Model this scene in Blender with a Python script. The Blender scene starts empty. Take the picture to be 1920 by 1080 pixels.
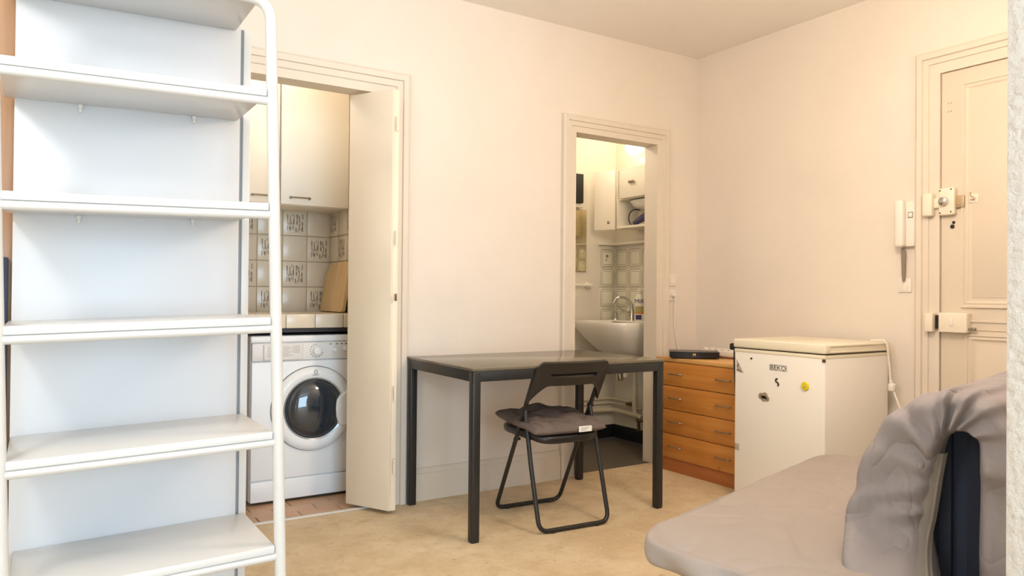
import bpy, bmesh, math, random
from mathutils import Vector, Matrix, noise as mnoise

random.seed(7)
SC = bpy.context.scene
COL = SC.collection
R = math.radians
PI = math.pi


def hexc(h):
    h = h.lstrip('#')
    v = [int(h[i:i + 2], 16) / 255 for i in (0, 2, 4)]
    return tuple(c / 12.92 if c <= 0.04045 else ((c + 0.055) / 1.055) ** 2.4 for c in v) + (1,)


# ------------------------------------------------------------------ camera
cam_d = bpy.data.cameras.new('camera')
cam = bpy.data.objects.new('camera', cam_d)
COL.objects.link(cam)
cam_d.sensor_width = 36
cam_d.lens = 36 * 1395 / 1920
cam_d.clip_start = 0.02
right = Vector((0.604486 * 1.0, -0.385257, 0.0064454)).normalized()
fwd = Vector((0.537370, 0.843302, 0.0086247)).normalized()
roll_right = Vector((0.843302, -0.537370, 0.0))
PITCH, ROLL = -0.0086248, 0.0089918
base_r = Vector((0.843383, -0.537313, 0)).normalized()
base_f = Vector((0.537370, 0.843302, 0)).normalized()
f3 = base_f * math.cos(PITCH) + Vector((0, 0, -math.sin(PITCH)))
u3 = base_f * math.sin(PITCH) + Vector((0, 0, math.cos(PITCH)))
r2 = base_r * math.cos(ROLL) + u3 * math.sin(ROLL)
u2 = u3 * math.cos(ROLL) - base_r * math.sin(ROLL)
M = Matrix((r2, u2, -f3)).transposed().to_4x4()
M.translation = Vector((-3.67974, -3.50499, 1.06636))
cam.matrix_world = M
SC.camera = cam

# ------------------------------------------------------------------ world, lights, exposure
SC.view_settings.view_transform = 'Standard'
SC.view_settings.look = 'None'
SC.view_settings.gamma = 1
SC.view_settings.use_curve_mapping = False
SC.view_settings.exposure = 0.07
w = bpy.data.worlds.new('world')
SC.world = w
w.use_nodes = True
bg = w.node_tree.nodes['Background']
bg.inputs[0].default_value = hexc('cfe0f5')
bg.inputs[1].default_value = 1.0


def area(name, loc, target, sx, sy, power, col):
    d = bpy.data.lights.new(name, 'AREA')
    d.shape = 'RECTANGLE'
    d.size, d.size_y = sx, sy
    d.energy = power
    d.color = col
    o = bpy.data.objects.new(name, d)
    COL.objects.link(o)
    o.location = loc
    o.rotation_euler = (Vector(target) - Vector(loc)).to_track_quat('-Z', 'Y').to_euler()
    return o


def point(name, loc, power, col, rad):
    d = bpy.data.lights.new(name, 'POINT')
    d.energy = power
    d.color = col
    d.shadow_soft_size = rad
    o = bpy.data.objects.new(name, d)
    COL.objects.link(o)
    o.location = loc
    return o


# daylight entering by the tall window in the wall behind the camera
area('window_daylight', (-3.3, -6.72, 1.24), (-3.0, 0, 0.9), 2.2, 2.3, 150, (0.58, 0.80, 1.0))
# ceiling lamp of the room
point('ceiling_lamp_light', (-4.40, -2.40, 2.20), 38, (1.0, 1.0, 1.0), 0.14)
point('ceiling_lamp_light_two', (-1.45, -2.10, 2.08), 48, (1.0, 0.82, 0.655), 0.2)
# kitchen and washroom lamps
point('kitchen_lamp_light', (-2.75, 0.40, 2.40), 5.2, (1.0, 0.90, 0.80), 0.08)

# ------------------------------------------------------------------ materials


def mat(name, col, rough=0.5, var=0.0, vscale=6.0, bump=0.0, bscale=40.0, metal=0.0, spec=0.5,
        col2=None, stretch=(1, 1, 1), coat=0.0, detail=4.0, bdist=0.01):
    m = bpy.data.materials.new(name)
    m.use_nodes = True
    nt = m.node_tree
    b = nt.nodes['Principled BSDF']
    c = hexc(col) if isinstance(col, str) else col
    b.inputs['Base Color'].default_value = c
    b.inputs['Roughness'].default_value = rough
    b.inputs['Metallic'].default_value = metal
    b.inputs['Specular IOR Level'].default_value = spec
    b.inputs['Coat Weight'].default_value = coat
    if var > 0 or bump > 0 or col2:
        tc = nt.nodes.new('ShaderNodeTexCoord')
        mp = nt.nodes.new('ShaderNodeMapping')
        mp.inputs['Scale'].default_value = stretch
        nt.links.new(tc.outputs['Object'], mp.inputs[0])
    if var > 0 or col2:
        n = nt.nodes.new('ShaderNodeTexNoise')
        n.inputs['Scale'].default_value = vscale
        n.inputs['Detail'].default_value = detail
        n.inputs['Roughness'].default_value = 0.6
        nt.links.new(mp.outputs[0], n.inputs['Vector'])
        cr = nt.nodes.new('ShaderNodeValToRGB')
        cr.color_ramp.elements[0].position = 0.3
        cr.color_ramp.elements[1].position = 0.7
        c2 = hexc(col2) if col2 else tuple(x * (1 - var) for x in c[:3]) + (1,)
        cr.color_ramp.elements[0].color = c2
        cr.color_ramp.elements[1].color = c
        nt.links.new(n.outputs[0], cr.inputs[0])
        nt.links.new(cr.outputs[0], b.inputs['Base Color'])
    if bump > 0:
        n2 = nt.nodes.new('ShaderNodeTexNoise')
        n2.inputs['Scale'].default_value = bscale
        n2.inputs['Detail'].default_value = 5
        nt.links.new(mp.outputs[0], n2.inputs['Vector'])
        bp = nt.nodes.new('ShaderNodeBump')
        bp.inputs['Strength'].default_value = bump
        bp.inputs['Distance'].default_value = bdist
        nt.links.new(n2.outputs[0], bp.inputs['Height'])
        nt.links.new(bp.outputs[0], b.inputs['Normal'])
    return m


def emat(name, col, strength):
    m = bpy.data.materials.new(name)
    m.use_nodes = True
    nt = m.node_tree
    b = nt.nodes['Principled BSDF']
    b.inputs['Base Color'].default_value = hexc(col)
    b.inputs['Emission Color'].default_value = hexc(col)
    b.inputs['Emission Strength'].default_value = strength
    return m


def wood_mat(name, c1, c2, axis='Y', scale=7.0, rough=0.4):
    m = bpy.data.materials.new(name)
    m.use_nodes = True
    nt = m.node_tree
    b = nt.nodes['Principled BSDF']
    b.inputs['Roughness'].default_value = rough
    tc = nt.nodes.new('ShaderNodeTexCoord')
    mp = nt.nodes.new('ShaderNodeMapping')
    s = [scale * 4] * 3
    s['XYZ'.index(axis)] = scale * 0.22
    mp.inputs['Scale'].default_value = s
    nt.links.new(tc.outputs['Object'], mp.inputs[0])
    n = nt.nodes.new('ShaderNodeTexNoise')
    n.inputs['Scale'].default_value = 1.0
    n.inputs['Detail'].default_value = 6
    n.inputs['Distortion'].default_value = 0.6
    nt.links.new(mp.outputs[0], n.inputs['Vector'])
    cr = nt.nodes.new('ShaderNodeValToRGB')
    cr.color_ramp.elements[0].position = 0.32
    cr.color_ramp.elements[1].position = 0.72
    cr.color_ramp.elements[0].color = hexc(c1)
    cr.color_ramp.elements[1].color = hexc(c2)
    nt.links.new(n.outputs[0], cr.inputs[0])
    # knots
    v = nt.nodes.new('ShaderNodeTexVoronoi')
    v.inputs['Scale'].default_value = 4.3
    nt.links.new(tc.outputs['Object'], v.inputs['Vector'])
    k = nt.nodes.new('ShaderNodeMapRange')
    k.inputs['From Min'].default_value = 0.02
    k.inputs['From Max'].default_value = 0.09
    k.inputs['To Min'].default_value = 0.7
    k.inputs['To Max'].default_value = 0.0
    nt.links.new(v.outputs['Distance'], k.inputs['Value'])
    mx = nt.nodes.new('ShaderNodeMix')
    mx.data_type = 'RGBA'
    nt.links.new(k.outputs[0], mx.inputs[0])
    nt.links.new(cr.outputs[0], mx.inputs[6])
    mx.inputs[7].default_value = hexc('8a4a1c')
    nt.links.new(mx.outputs[2], b.inputs['Base Color'])
    return m


def floor_mat():
    m = mat('worn_lino', 'dfcaa8', 0.55, bump=0.2, bscale=28)
    nt = m.node_tree
    b = nt.nodes['Principled BSDF']
    tc = nt.nodes.new('ShaderNodeTexCoord')

    def nz(scale, detail, lo, hi, dist=0.0):
        n = nt.nodes.new('ShaderNodeTexNoise')
        n.inputs['Scale'].default_value = scale
        n.inputs['Detail'].default_value = detail
        n.inputs['Roughness'].default_value = .7
        n.inputs['Distortion'].default_value = dist
        nt.links.new(tc.outputs['Object'], n.inputs['Vector'])
        r_ = nt.nodes.new('ShaderNodeMapRange')
        r_.inputs['From Min'].default_value = lo
        r_.inputs['From Max'].default_value = hi
        nt.links.new(n.outputs[0], r_.inputs['Value'])
        return r_.outputs[0]

    def mix(fac, a, c):
        k = nt.nodes.new('ShaderNodeMix')
        k.data_type = 'RGBA'
        nt.links.new(fac, k.inputs[0])
        if isinstance(a, str):
            k.inputs[6].default_value = hexc(a)
        else:
            nt.links.new(a, k.inputs[6])
        k.inputs[7].default_value = hexc(c)
        return k.outputs[2]
    c1 = mix(nz(2.6, 8, .35, .65), 'e4d0af', 'cdb48c')
    c2 = mix(nz(9, 7, .48, .72, .3), c1, 'c6ad86')
    c3 = mix(nz(30, 3, .64, .74, .3), c2, 'a58d68')
    c4 = mix(nz(22, 3, .66, .76, .5), c3, 'f0e2c8')
    nt.links.new(c4, b.inputs['Base Color'])
    return m


def crease(m, scale, strength, dist):
    nt = m.node_tree
    b = nt.nodes['Principled BSDF']
    tc = nt.nodes.new('ShaderNodeTexCoord')
    n = nt.nodes.new('ShaderNodeTexNoise')
    n.inputs['Scale'].default_value = scale
    n.inputs['Detail'].default_value = 2.5
    n.inputs['Distortion'].default_value = 0.8
    nt.links.new(tc.outputs['Object'], n.inputs['Vector'])

    def mth(op, a, bv):
        k = nt.nodes.new('ShaderNodeMath')
        k.operation = op
        if hasattr(a, 'is_output'):
            nt.links.new(a, k.inputs[0])
        else:
            k.inputs[0].default_value = a
        if hasattr(bv, 'is_output'):
            nt.links.new(bv, k.inputs[1])
        else:
            k.inputs[1].default_value = bv
        return k.outputs[0]
    d = mth('ABSOLUTE', mth('SUBTRACT', n.outputs[0], .5), 0)
    r_ = mth('POWER', mth('SUBTRACT', 1.0, mth('MULTIPLY', d, 2.0)), 14.0)
    n2 = nt.nodes.new('ShaderNodeTexNoise')
    n2.inputs['Scale'].default_value = scale * 30
    nt.links.new(tc.outputs['Object'], n2.inputs['Vector'])
    h = mth('ADD', mth('MULTIPLY', r_, -1.0), mth('MULTIPLY', n2.outputs[0], .12))
    bp = nt.nodes.new('ShaderNodeBump')
    bp.inputs['Strength'].default_value = strength
    bp.inputs['Distance'].default_value = dist
    nt.links.new(h, bp.inputs['Height'])
    nt.links.new(bp.outputs[0], b.inputs['Normal'])
    return m


MT = dict(
    wall=mat('plaster_wall', 'ede2d5', 0.75, var=0.05, vscale=2.2, bump=0.25, bscale=22, bdist=0.006),
    ceil=mat('ceiling_paint', 'f6f0e8', 0.8, var=0.03, vscale=2, bump=0.15, bscale=14),
    pier=mat('rough_plaster', 'd9d6d2', 0.8, bump=0.8, bscale=55, bdist=0.012),
    trim=mat('trim_paint', 'e4d8c8', 0.45, var=0.03, vscale=9, bump=0.1, bscale=30),
    leaf=mat('door_paint', 'f5e6cf', 0.45, var=0.03, vscale=5, bump=0.05, bscale=30),
    door=mat('entrance_paint', 'e2d4c1', 0.42, var=0.03, vscale=5, bump=0.06, bscale=24),
    floor=floor_mat(),
    lino=mat('dark_lino', '625a50', 0.5, var=0.15, vscale=8),
    blackbase=mat('black_skirting', '22262a', 0.4, var=0.1),
    white=mat('white_lacquer', 'dcdcdb', 0.28),
    panel=mat('white_panel', 'dadcdf', 0.4, var=0.02, vscale=4),
    tube=mat('white_enamel_tube', 'd8d6d3', 0.25),
    clip=mat('white_clip', 'e6e3dd', 0.4),
    greyedge=mat('grey_edge', '9d9fa2', 0.5),
    brown=wood_mat('brown_board', 'a87e5c', 'c29a78', 'Z', 5),
    navy=mat('navy_fabric', '1d2436', 0.85, bump=0.1, bscale=200),
    navy2=mat('navy_fabric_light', '2a3348', 0.85, bump=0.1, bscale=200),
    bluegrey=mat('navy_panel', '2b3448', 0.6, var=0.1),
    black=mat('black_powder_coat', '23211f', 0.38, var=0.06, vscale=20),
    tabletop=mat('black_brown_laminate', '6b6250', 0.14, var=0.12, vscale=14, stretch=(1, 8, 1)),
    chairpl=mat('black_plastic', '1f1d1c', 0.35),
    cushion=mat('taupe_cotton', '6f6159', 0.9, var=0.12, vscale=10, bump=0.2, bscale=150),
    tag=mat('tag_cloth', 'f2f0ea', 0.8),
    ink=mat('ink', '55504a', 0.6),
    inkdark=mat('ink_dark', '1d1a17', 0.6),
    wm=mat('appliance_white', 'f6f7f8', 0.3),
    wm2=mat('appliance_panel', 'ece9e6', 0.35),
    wmgap=mat('appliance_gap', '6a6a68', 0.6),
    chrome=mat('chrome', 'c9c7c2', 0.15, metal=1.0),
    steel=mat('brushed_handle', 'a59a8d', 0.35, metal=0.9),
    fglass=mat('porthole_glass', '2a333c', 0.06, spec=0.8, coat=0.6),
    drum=mat('porthole_rim', 'a9adb0', 0.2, metal=0.5),
    wtop=mat('worktop_edge', '2b2323', 0.4),
    tile=mat('cream_tile', 'e9dbc5', 0.22, var=0.03, vscale=9),
    grout=mat('tile_grout', 'cbb697', 0.8),
    print=mat('tile_print', '8c7a66', 0.4),
    btile=mat('bath_tile', 'efe9d6', 0.18, var=0.02),
    bgrout=mat('bath_grout', 'e2dac2', 0.7),
    ring=mat('tile_ring', '8f8a72', 0.4),
    bwall=mat('bath_wall', 'ebe3d3', 0.6, bump=0.08, bscale=20),
    kwall=mat('kitchen_wall', 'efe4cc', 0.6, bump=0.08, bscale=20),
    cab=mat('cabinet_white', 'f3ead9', 0.35),
    ctile=mat('terracotta_tile', 'd3a985', 0.4, var=0.18, vscale=7),
    cgrout=mat('floor_grout', 'b3977a', 0.8),
    board=wood_mat('cutting_board', 'd9b57a', 'e8cb95', 'Z', 6),
    pine=wood_mat('pine_veneer', 'c07a35', 'd79549', 'Y', 7),
    pine2=wood_mat('pine_top', 'd09a55', 'dfae6c', 'Y', 7),
    plinth=wood_mat('pine_plinth', 'a3602f', 'b87140', 'Y', 7),
    frz=mat('freezer_enamel', 'f8f4ec', 0.32, var=0.015, vscale=3),
    lid=mat('freezer_lid', 'efe6cf', 0.35),
    seal=mat('rubber_seal', '4b4238', 0.7),
    sheet=crease(mat('grey_sheet', '9a9394', 0.92, var=0.06, vscale=6), 3.5, .45, .010),
    sheet2=crease(mat('pale_sheet', 'a69b93', 0.92, var=0.05, vscale=5), 1.6, .35, .008),
    ticking=mat('mattress_edge', '8d857c', 0.9, bump=0.2, bscale=90),
    boxblk=mat('gloss_black', '17161a', 0.3),
    gold=mat('gold', 'd8b257', 0.25, metal=0.9),
    plastic=mat('white_plastic', 'efe8dc', 0.4),
    lockp=mat('lock_enamel', 'efe4d0', 0.4),
    lockg=mat('lock_bronze', 'bda685', 0.4, metal=0.3),
    cord=mat('white_cord', 'efe9de', 0.5),
    cordbr=mat('brown_cord', '7d5236', 0.5),
    greycord=mat('grey_strap', '8d8174', 0.7),
    ceramic=mat('white_ceramic', 'f2eee4', 0.12, coat=0.3),
    pipe=mat('painted_pipe', 'e3d8bd', 0.4),
    brass=mat('tarnished_metal', '6c5c48', 0.4, metal=0.7),
    mirror=mat('mirror_glass', 'f4ecd0', 0.03, metal=1.0),
    bulb=emat('lamp_glow', 'fff0cc', 7),
    roomlamp=emat('ceiling_lamp_glow', 'ffe9c8', 2.0),
    bottle=mat('bottle_white', 'f0ead8', 0.35),
    lblp=mat('label_purple', '3b3566', 0.5),
    lblo=mat('label_orange', 'd08a4a', 0.5),
    lbly=mat('label_olive', 'b7a86a', 0.5),
    hair=mat('dryer_purple', '3a3560', 0.4),
    yellow=mat('yellow_magnet', 'e8d62e', 0.4),
    sticker=mat('grey_sticker', 'b9ad9d', 0.6),
    redbr=mat('brown_sticker', 'a3937c', 0.6),
    alu=mat('window_frame', 'eeeeec', 0.4),
)

# ------------------------------------------------------------------ geometry helpers


class MB:
    def __init__(s):
        s.v, s.f = [], []

    def add(s, vs, fs):
        o = len(s.v)
        s.v += [Vector(p) for p in vs]
        s.f += [[i + o for i in f] for f in fs]
        return s

    def bm(s, bm, mtx=None):
        bm.verts.index_update()
        s.add([(mtx @ v.co if mtx else v.co.copy()) for v in bm.verts], [[v.index for v in f.verts] for f in bm.faces])
        bm.free()
        return s

    def box(s, a, b, bev=0.0, seg=2, mtx=None):
        a, b = Vector(a), Vector(b)
        bm = bmesh.new()
        bmesh.ops.create_cube(bm, size=1)
        lo = Vector((min(a[i], b[i]) for i in range(3)))
        hi = Vector((max(a[i], b[i]) for i in range(3)))
        for v in bm.verts:
            v.co = Vector((lo[i] + (v.co[i] + .5) * (hi[i] - lo[i]) for i in range(3)))
        if bev > 0:
            bev = min(bev, 0.49 * min(hi[i] - lo[i] for i in range(3)))
            bmesh.ops.bevel(bm, geom=list(bm.edges), offset=bev, segments=seg, affect='EDGES', profile=.5)
        return s.bm(bm, mtx)

    def tube(s, pts, r, n=12, caps=True):
        P = [Vector(p) for p in pts]
        rr = r if isinstance(r, (list, tuple)) else [r] * len(P)
        t0 = (P[1] - P[0]).normalized()
        up = Vector((0, 0, 1)) if abs(t0.z) < .9 else Vector((1, 0, 0))
        x = t0.cross(up).normalized()
        vs, fs = [], []
        for i, p in enumerate(P):
            if i == 0:
                t = t0
            elif i == len(P) - 1:
                t = (P[i] - P[i - 1]).normalized()
            else:
                t = ((P[i] - P[i - 1]).normalized() + (P[i + 1] - P[i]).normalized()).normalized()
            x = (x - t * x.dot(t)).normalized()
            y = t.cross(x)
            for k in range(n):
                a = 2 * PI * k / n
                vs.append(p + (x * math.cos(a) + y * math.sin(a)) * rr[i])
        for i in range(len(P) - 1):
            for k in range(n):
                k2 = (k + 1) % n
                fs.append([i * n + k, i * n + k2, (i + 1) * n + k2, (i + 1) * n + k])
        if caps:
            fs.append(list(range(n))[::-1])
            fs.append([(len(P) - 1) * n + k for k in range(n)])
        return s.add(vs, fs)

    def lathe(s, prof, mtx=None, n=28, close=True):
        """profile of (r, z), spun around local z"""
        vs, fs = [], []
        for r, z in prof:
            for k in range(n):
                a = 2 * PI * k / n
                vs.append(Vector((r * math.cos(a), r * math.sin(a), z)))
        m = len(prof)
        for i in range(m - 1):
            for k in range(n):
                k2 = (k + 1) % n
                fs.append([i * n + k, i * n + k2, (i + 1) * n + k2, (i + 1) * n + k])
        if close:
            fs.append(list(range(n))[::-1])
            fs.append([(m - 1) * n + k for k in range(n)])
        if mtx:
            vs = [mtx @ v for v in vs]
        return s.add(vs, fs)

    def prism(s, poly, d0, d1, axis='Y'):
        """poly of 2-D points extruded along axis; (u,v) = the two other axes in XYZ order"""
        def p3(u, v, d):
            return {'X': (d, u, v), 'Y': (u, d, v), 'Z': (u, v, d)}[axis]
        n = len(poly)
        vs = [p3(u, v, d0) for u, v in poly] + [p3(u, v, d1) for u, v in poly]
        fs = [list(range(n)), list(range(n, 2 * n))[::-1]]
        for i in range(n):
            j = (i + 1) % n
            fs.append([i, j, j + n, i + n])
        return s.add(vs, fs)

    def grid(s, rows, closed=False):
        n = len(rows[0])
        vs = [p for r in rows for p in r]
        fs = []
        for i in range(len(rows) - 1):
            for k in range(n if closed else n - 1):
                k2 = (k + 1) % n
                fs.append([i * n + k, i * n + k2, (i + 1) * n + k2, (i + 1) * n + k])
        return s.add(vs, fs)


WM = {}


def setp(o, parent):
    COL.objects.link(o)
    if parent is not None:
        o.parent = parent


def tag(o, label=None, cat=None, group=None, kind=None):
    if label:
        o['label'] = label
    if cat:
        o['category'] = cat
    if group:
        o['group'] = group
    if kind:
        o['kind'] = kind
    return o


def obj(name, mb, m, parent=None, smooth=35, origin=None, label=None):
    """mesh from world coordinates; under a parent the vertices become local to it"""
    me = bpy.data.meshes.new(name)
    P = WM.get(parent, Matrix.Identity(4)) if parent is not None else Matrix.Identity(4)
    inv = P.inverted()
    org = Vector(origin) if origin is not None else Vector((0, 0, 0))
    me.from_pydata([tuple(inv @ v - org) for v in mb.v], [], mb.f)
    bm = bmesh.new()
    bm.from_mesh(me)
    bmesh.ops.recalc_face_normals(bm, faces=bm.faces)
    bm.to_mesh(me)
    bm.free()
    if smooth:
        for p in me.polygons:
            p.use_smooth = True
        me.set_sharp_from_angle(angle=R(smooth))
    me.materials.append(MT[m])
    o = bpy.data.objects.new(name, me)
    setp(o, parent)
    o.location = org
    WM[o] = P @ Matrix.Translation(org)
    if label:
        o['label'] = label
    return o


def thing(name, label, cat, loc=(0, 0, 0), rz=0.0, group=None):
    o = bpy.data.objects.new(name, None)
    o.empty_display_size = 0.05
    COL.objects.link(o)
    o.location = loc
    o.rotation_euler = (0, 0, rz)
    WM[o] = Matrix.Translation(loc) @ Matrix.Rotation(rz, 4, 'Z')
    return tag(o, label, cat, group)


def struct(name, mb, m, parent=None, smooth=35, label=None):
    o = obj(name, mb, m, parent, smooth)
    o['kind'] = 'structure'
    if label:
        o['label'] = label
    return o


def text_mb(body, size, mtx, extrude=0.0006):
    c = bpy.data.curves.new('t', 'FONT')
    c.body = body
    c.size = size
    c.extrude = extrude
    c.align_x = 'CENTER'
    c.align_y = 'CENTER'
    c.resolution_u = 3
    o = bpy.data.objects.new('t', c)
    COL.objects.link(o)
    dg = bpy.context.evaluated_depsgraph_get()
    me = bpy.data.meshes.new_from_object(o.evaluated_get(dg))
    mb = MB().add([mtx @ v.co for v in me.vertices], [list(p.vertices) for p in me.polygons])
    bpy.data.objects.remove(o)
    bpy.data.curves.remove(c)
    bpy.data.meshes.remove(me)
    return mb


def frame_mtx(origin, xdir, ydir):
    x = Vector(xdir).normalized()
    y = Vector(ydir)
    y = (y - x * y.dot(x)).normalized()
    z = x.cross(y)
    m = Matrix((x, y, z)).transposed().to_4x4()
    m.translation = Vector(origin)
    return m


def copy_tree(o, parent=None):
    c = o.copy()
    COL.objects.link(c)
    c.parent = parent
    WM[c] = WM.get(o)
    for ch in [q for q in bpy.data.objects if q.parent == o]:
        copy_tree(ch, c)
    return c


def arc(c, r, a0, a1, n, ax=(1, 0, 0), ay=(0, 0, 1)):
    c, ax, ay = Vector(c), Vector(ax), Vector(ay)
    return [c + ax * (r * math.cos(R(a0 + (a1 - a0) * i / n))) + ay * (r * math.sin(R(a0 + (a1 - a0) * i / n))) for i in range(n + 1)]


def fillet(pts, rad, n=5):
    """polyline with rounded corners"""
    P = [Vector(p) for p in pts]
    out = [P[0]]
    for i in range(1, len(P) - 1):
        a = (P[i - 1] - P[i])
        b = (P[i + 1] - P[i])
        r = min(rad, a.length * .45, b.length * .45)
        p0, p1 = P[i] + a.normalized() * r, P[i] + b.normalized() * r
        for k in range(n + 1):
            t = k / n
            out.append(p0 * (1 - t) ** 2 + P[i] * 2 * t * (1 - t) + p1 * t * t)
    out.append(P[-1])
    return out


# ------------------------------------------------------------------ the room shell
H = 2.64
T = 0.10
KX0, KX1, KH = -3.05, -2.20, 2.07      # kitchen opening
BX0, BX1, BH = -1.02, -0.365, 2.03     # washroom opening

struct('floor', MB().box((-5.1, -6.9, -0.1), (0.1, 0.0, 0)).box((KX0, 0, -0.1), (KX1, 0.02, 0)).box((BX0, 0, -0.1), (BX1, 0.03, 0)), 'floor', label='worn beige lino floor of the main room')
struct('ceiling', MB().box((-5.1, -6.9, H), (0.1, 0.1, H + .1)), 'ceil')
mb = MB()
mb.box((-5.1, 0, 0), (KX0, T, H)).box((KX0, 0, KH), (KX1, T, H)).box((KX1, 0, 0), (BX0, T, H))
mb.box((BX0, 0, BH), (BX1, T, H)).box((BX1, 0, 0), (0.0, T, H))
struct('wall_back', mb, 'wall')
struct('wall_right', MB().box((0, -6.9, 0), (T, T, H)), 'wall')
struct('wall_left', MB().box((-5.1, -6.9, 0), (-5.0, 0, H)), 'wall')
WX0, WX1, WZ0, WZ1 = -4.4, -2.2, 0.08, 2.4
mb = MB().box((-5.0, -6.9, 0), (0, -6.8, WZ0)).box((-5.0, -6.9, WZ1), (0, -6.8, H)).box((WX1, -6.9, WZ0), (0, -6.8, WZ1)).box((-5.0, -6.9, WZ0), (WX0, -6.8, WZ1))
struct('wall_rear', mb, 'wall')
wf = MB()
for x in (WX0 + .03, (WX0 + WX1) / 2, WX1 - .03):
    wf.box((x - .03, -6.87, WZ0), (x + .03, -6.83, WZ1), .004)
for z in (WZ0 + .03, WZ1 - .03):
    wf.box((WX0, -6.868, z - .03), (WX1, -6.832, z + .03), .004)
struct('window_1', wf, 'alu')
# stub wall in the foreground, rough plaster
struct('wall_partition', MB().box((-2.205, -3.05, 0), (0, -2.85, H), .006), 'pier', label='white rough plaster end of the partition wall')


# stepped mouldings round the openings
def casing(name, pts, prof, normal, mname='trim', label=None):
    """pts: four corners of the opening (bottom, top, top, bottom) in the wall plane; prof (outward offset, protrusion)"""
    P = [Vector(p) for p in pts]
    nrm = Vector(normal)
    e = (P[2] - P[1]).normalized()
    z = Vector((0, 0, 1))
    outs = [-e, -e + z, e + z, e]
    rows = []
    for i in range(4):
        rows.append([P[i] + outs[i] * o + nrm * h for o, h in prof])
    struct(name, MB().grid(rows), mname, smooth=0, label=label)


casing('trim_1', [(KX0, 0, 0), (KX0, 0, KH), (KX1, 0, KH), (KX1, 0, 0)],
       [(-.004, -.1), (-.004, .018), (.038, .018), (.042, .026), (.040, .024), (.072, .024), (.075, .034), (.1, .036), (.112, .030), (.115, -.01)], (0, -1, 0),
       label='stepped painted casing round the kitchen opening')
casing('trim_2', [(BX0, 0, 0), (BX0, 0, BH), (BX1, 0, BH), (BX1, 0, 0)],
       [(-.004, -.1), (-.004, .016), (.03, .016), (.033, .023), (.058, .023), (.061, .032), (.085, .034), (.094, .028), (.096, -.01)], (0, -1, 0),
       label='stepped painted casing round the washroom opening')
DY0, DY1, DH = -1.59, -2.42, 2.152
casing('trim_3', [(0, DY0, 0), (0, DY0, DH), (0, DY1, DH), (0, DY1, 0)],
       [(0, -.01), (0, .022), (.048, .022), (.05, .03), (.075, .03), (.078, .042), (.1, .044), (.112, .036), (.116, -.01)], (-1, 0, 0),
       label='stepped painted casing round the entrance door')
# skirting
def skirt(name, x0, x1):
    struct(name, MB().prism([(0, 0), (-.022, 0), (-.022, .135), (-.017, .142), (-.017, .150), (-.008, .165), (0, .165)], x0, x1, 'X'), 'trim')


skirt('baseboard_back', KX1 + .116, BX0 - .097)
skirt('baseboard_corner', BX1 + .097, -0.001)
struct('trim_4', MB().box((KX0, -.005, 0), (KX1, .018, .006), .002), 'clip', label='thin pale strip along the kitchen threshold')

# entrance door
dr = MB().box((-.012, DY0 - .003, 0.005), (.02, DY1 + .003, DH - .003), .003)
door1 = struct('door_1', dr, 'door', label='cream painted entrance door with moulded panels')


def panel_frame(y0, y1, z0, z1, parent):
    mb = MB()
    c = [(-.012, y0, z0), (-.012, y0, z1), (-.012, y1, z1), (-.012, y1, z0)]
    prof = [(0, -.002), (.004, .010), (.012, .010), (.016, .004), (.026, .007), (.034, .002), (.036, -.002)]
    rows = []
    for (x, y, z), (sy, sz) in zip(c, [(-1, 1), (-1, -1), (1, -1), (1, 1)]):
        rows.append([Vector((x - h, y + sy * o, z + sz * o)) for o, h in prof])
    rows.append(rows[0])
    mb.grid(rows)
    obj('panel_moulding', mb, 'door', parent, smooth=0)
    obj('panel', MB().box((-.0145, y0 - .05, z0 + .05), (-.011, y1 + .05, z1 - .05), .002), 'door', parent)


panel_frame(-1.685, -2.32, 1.02, 2.085, door1)
panel_frame(-1.705, -2.32, .15, .905, door1)
obj('rail_moulding', MB().box((-.018, -1.72, .955), (-.011, -2.32, .967), .003).box((-.016, -1.72, .918), (-.011, -2.32, .925), .002), 'door', door1)
# upper surface lock
lk = obj('lock', MB().box((-.045, -1.596, 1.462), (-.012, -1.668, 1.592), .008, 3), 'lockp', door1, label='cream enamelled rim lock with round knob')
obj('knob', MB().lathe([(.019, 0), (.021, .006), (.019, .022), (.012, .026), (.002, .027)], frame_mtx((-.045, -1.625, 1.527), (0, 1, 0), (0, 0, 1)) @ Matrix.Rotation(PI, 4, 'X')), 'chrome', lk)
scr = MB()
for y, z in ((-1.604, 1.58), (-1.655, 1.583), (-1.604, 1.474), (-1.655, 1.476)):
    scr.lathe([(.004, 0), (.004, .002), (.001, .003)], frame_mtx((-.044, y, z), (0, 1, 0), (0, 0, 1)) @ Matrix.Rotation(PI, 4, 'X'), 10)
obj('screws', scr, 'brass', lk)
obj('bolt', MB().box((-.04, -1.598, 1.50), (-.02, -1.572, 1.548), .003), 'lockp', lk)
kp = obj('keeper', MB().box((-.062, -1.525, 1.462), (-.02, -1.572, 1.572), .009, 3), 'lockp', door1)
obj('latch_plate', MB().box((-.03, -1.668, 1.495), (-.012, -1.705, 1.552), .003).box((-.034, -1.672, 1.507), (-.03, -1.692, 1.513), .001), 'lockg', door1, label='small bronze latch plate beside the rim lock')
obj('keyhole', MB().lathe([(.010, 0), (.010, .003), (.008, .0035)], frame_mtx((-.0125, -1.646, 1.408), (0, 1, 0), (0, 0, 1)) @ Matrix.Rotation(PI, 4, 'X'), 16)
    .lathe([(.007, 0), (.007, .003), (.005, .0035)], frame_mtx((-.0125, -1.652, 1.427), (0, 1, 0), (0, 0, 1)) @ Matrix.Rotation(PI, 4, 'X'), 16), 'inkdark', door1, label='dark keyhole')
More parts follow.
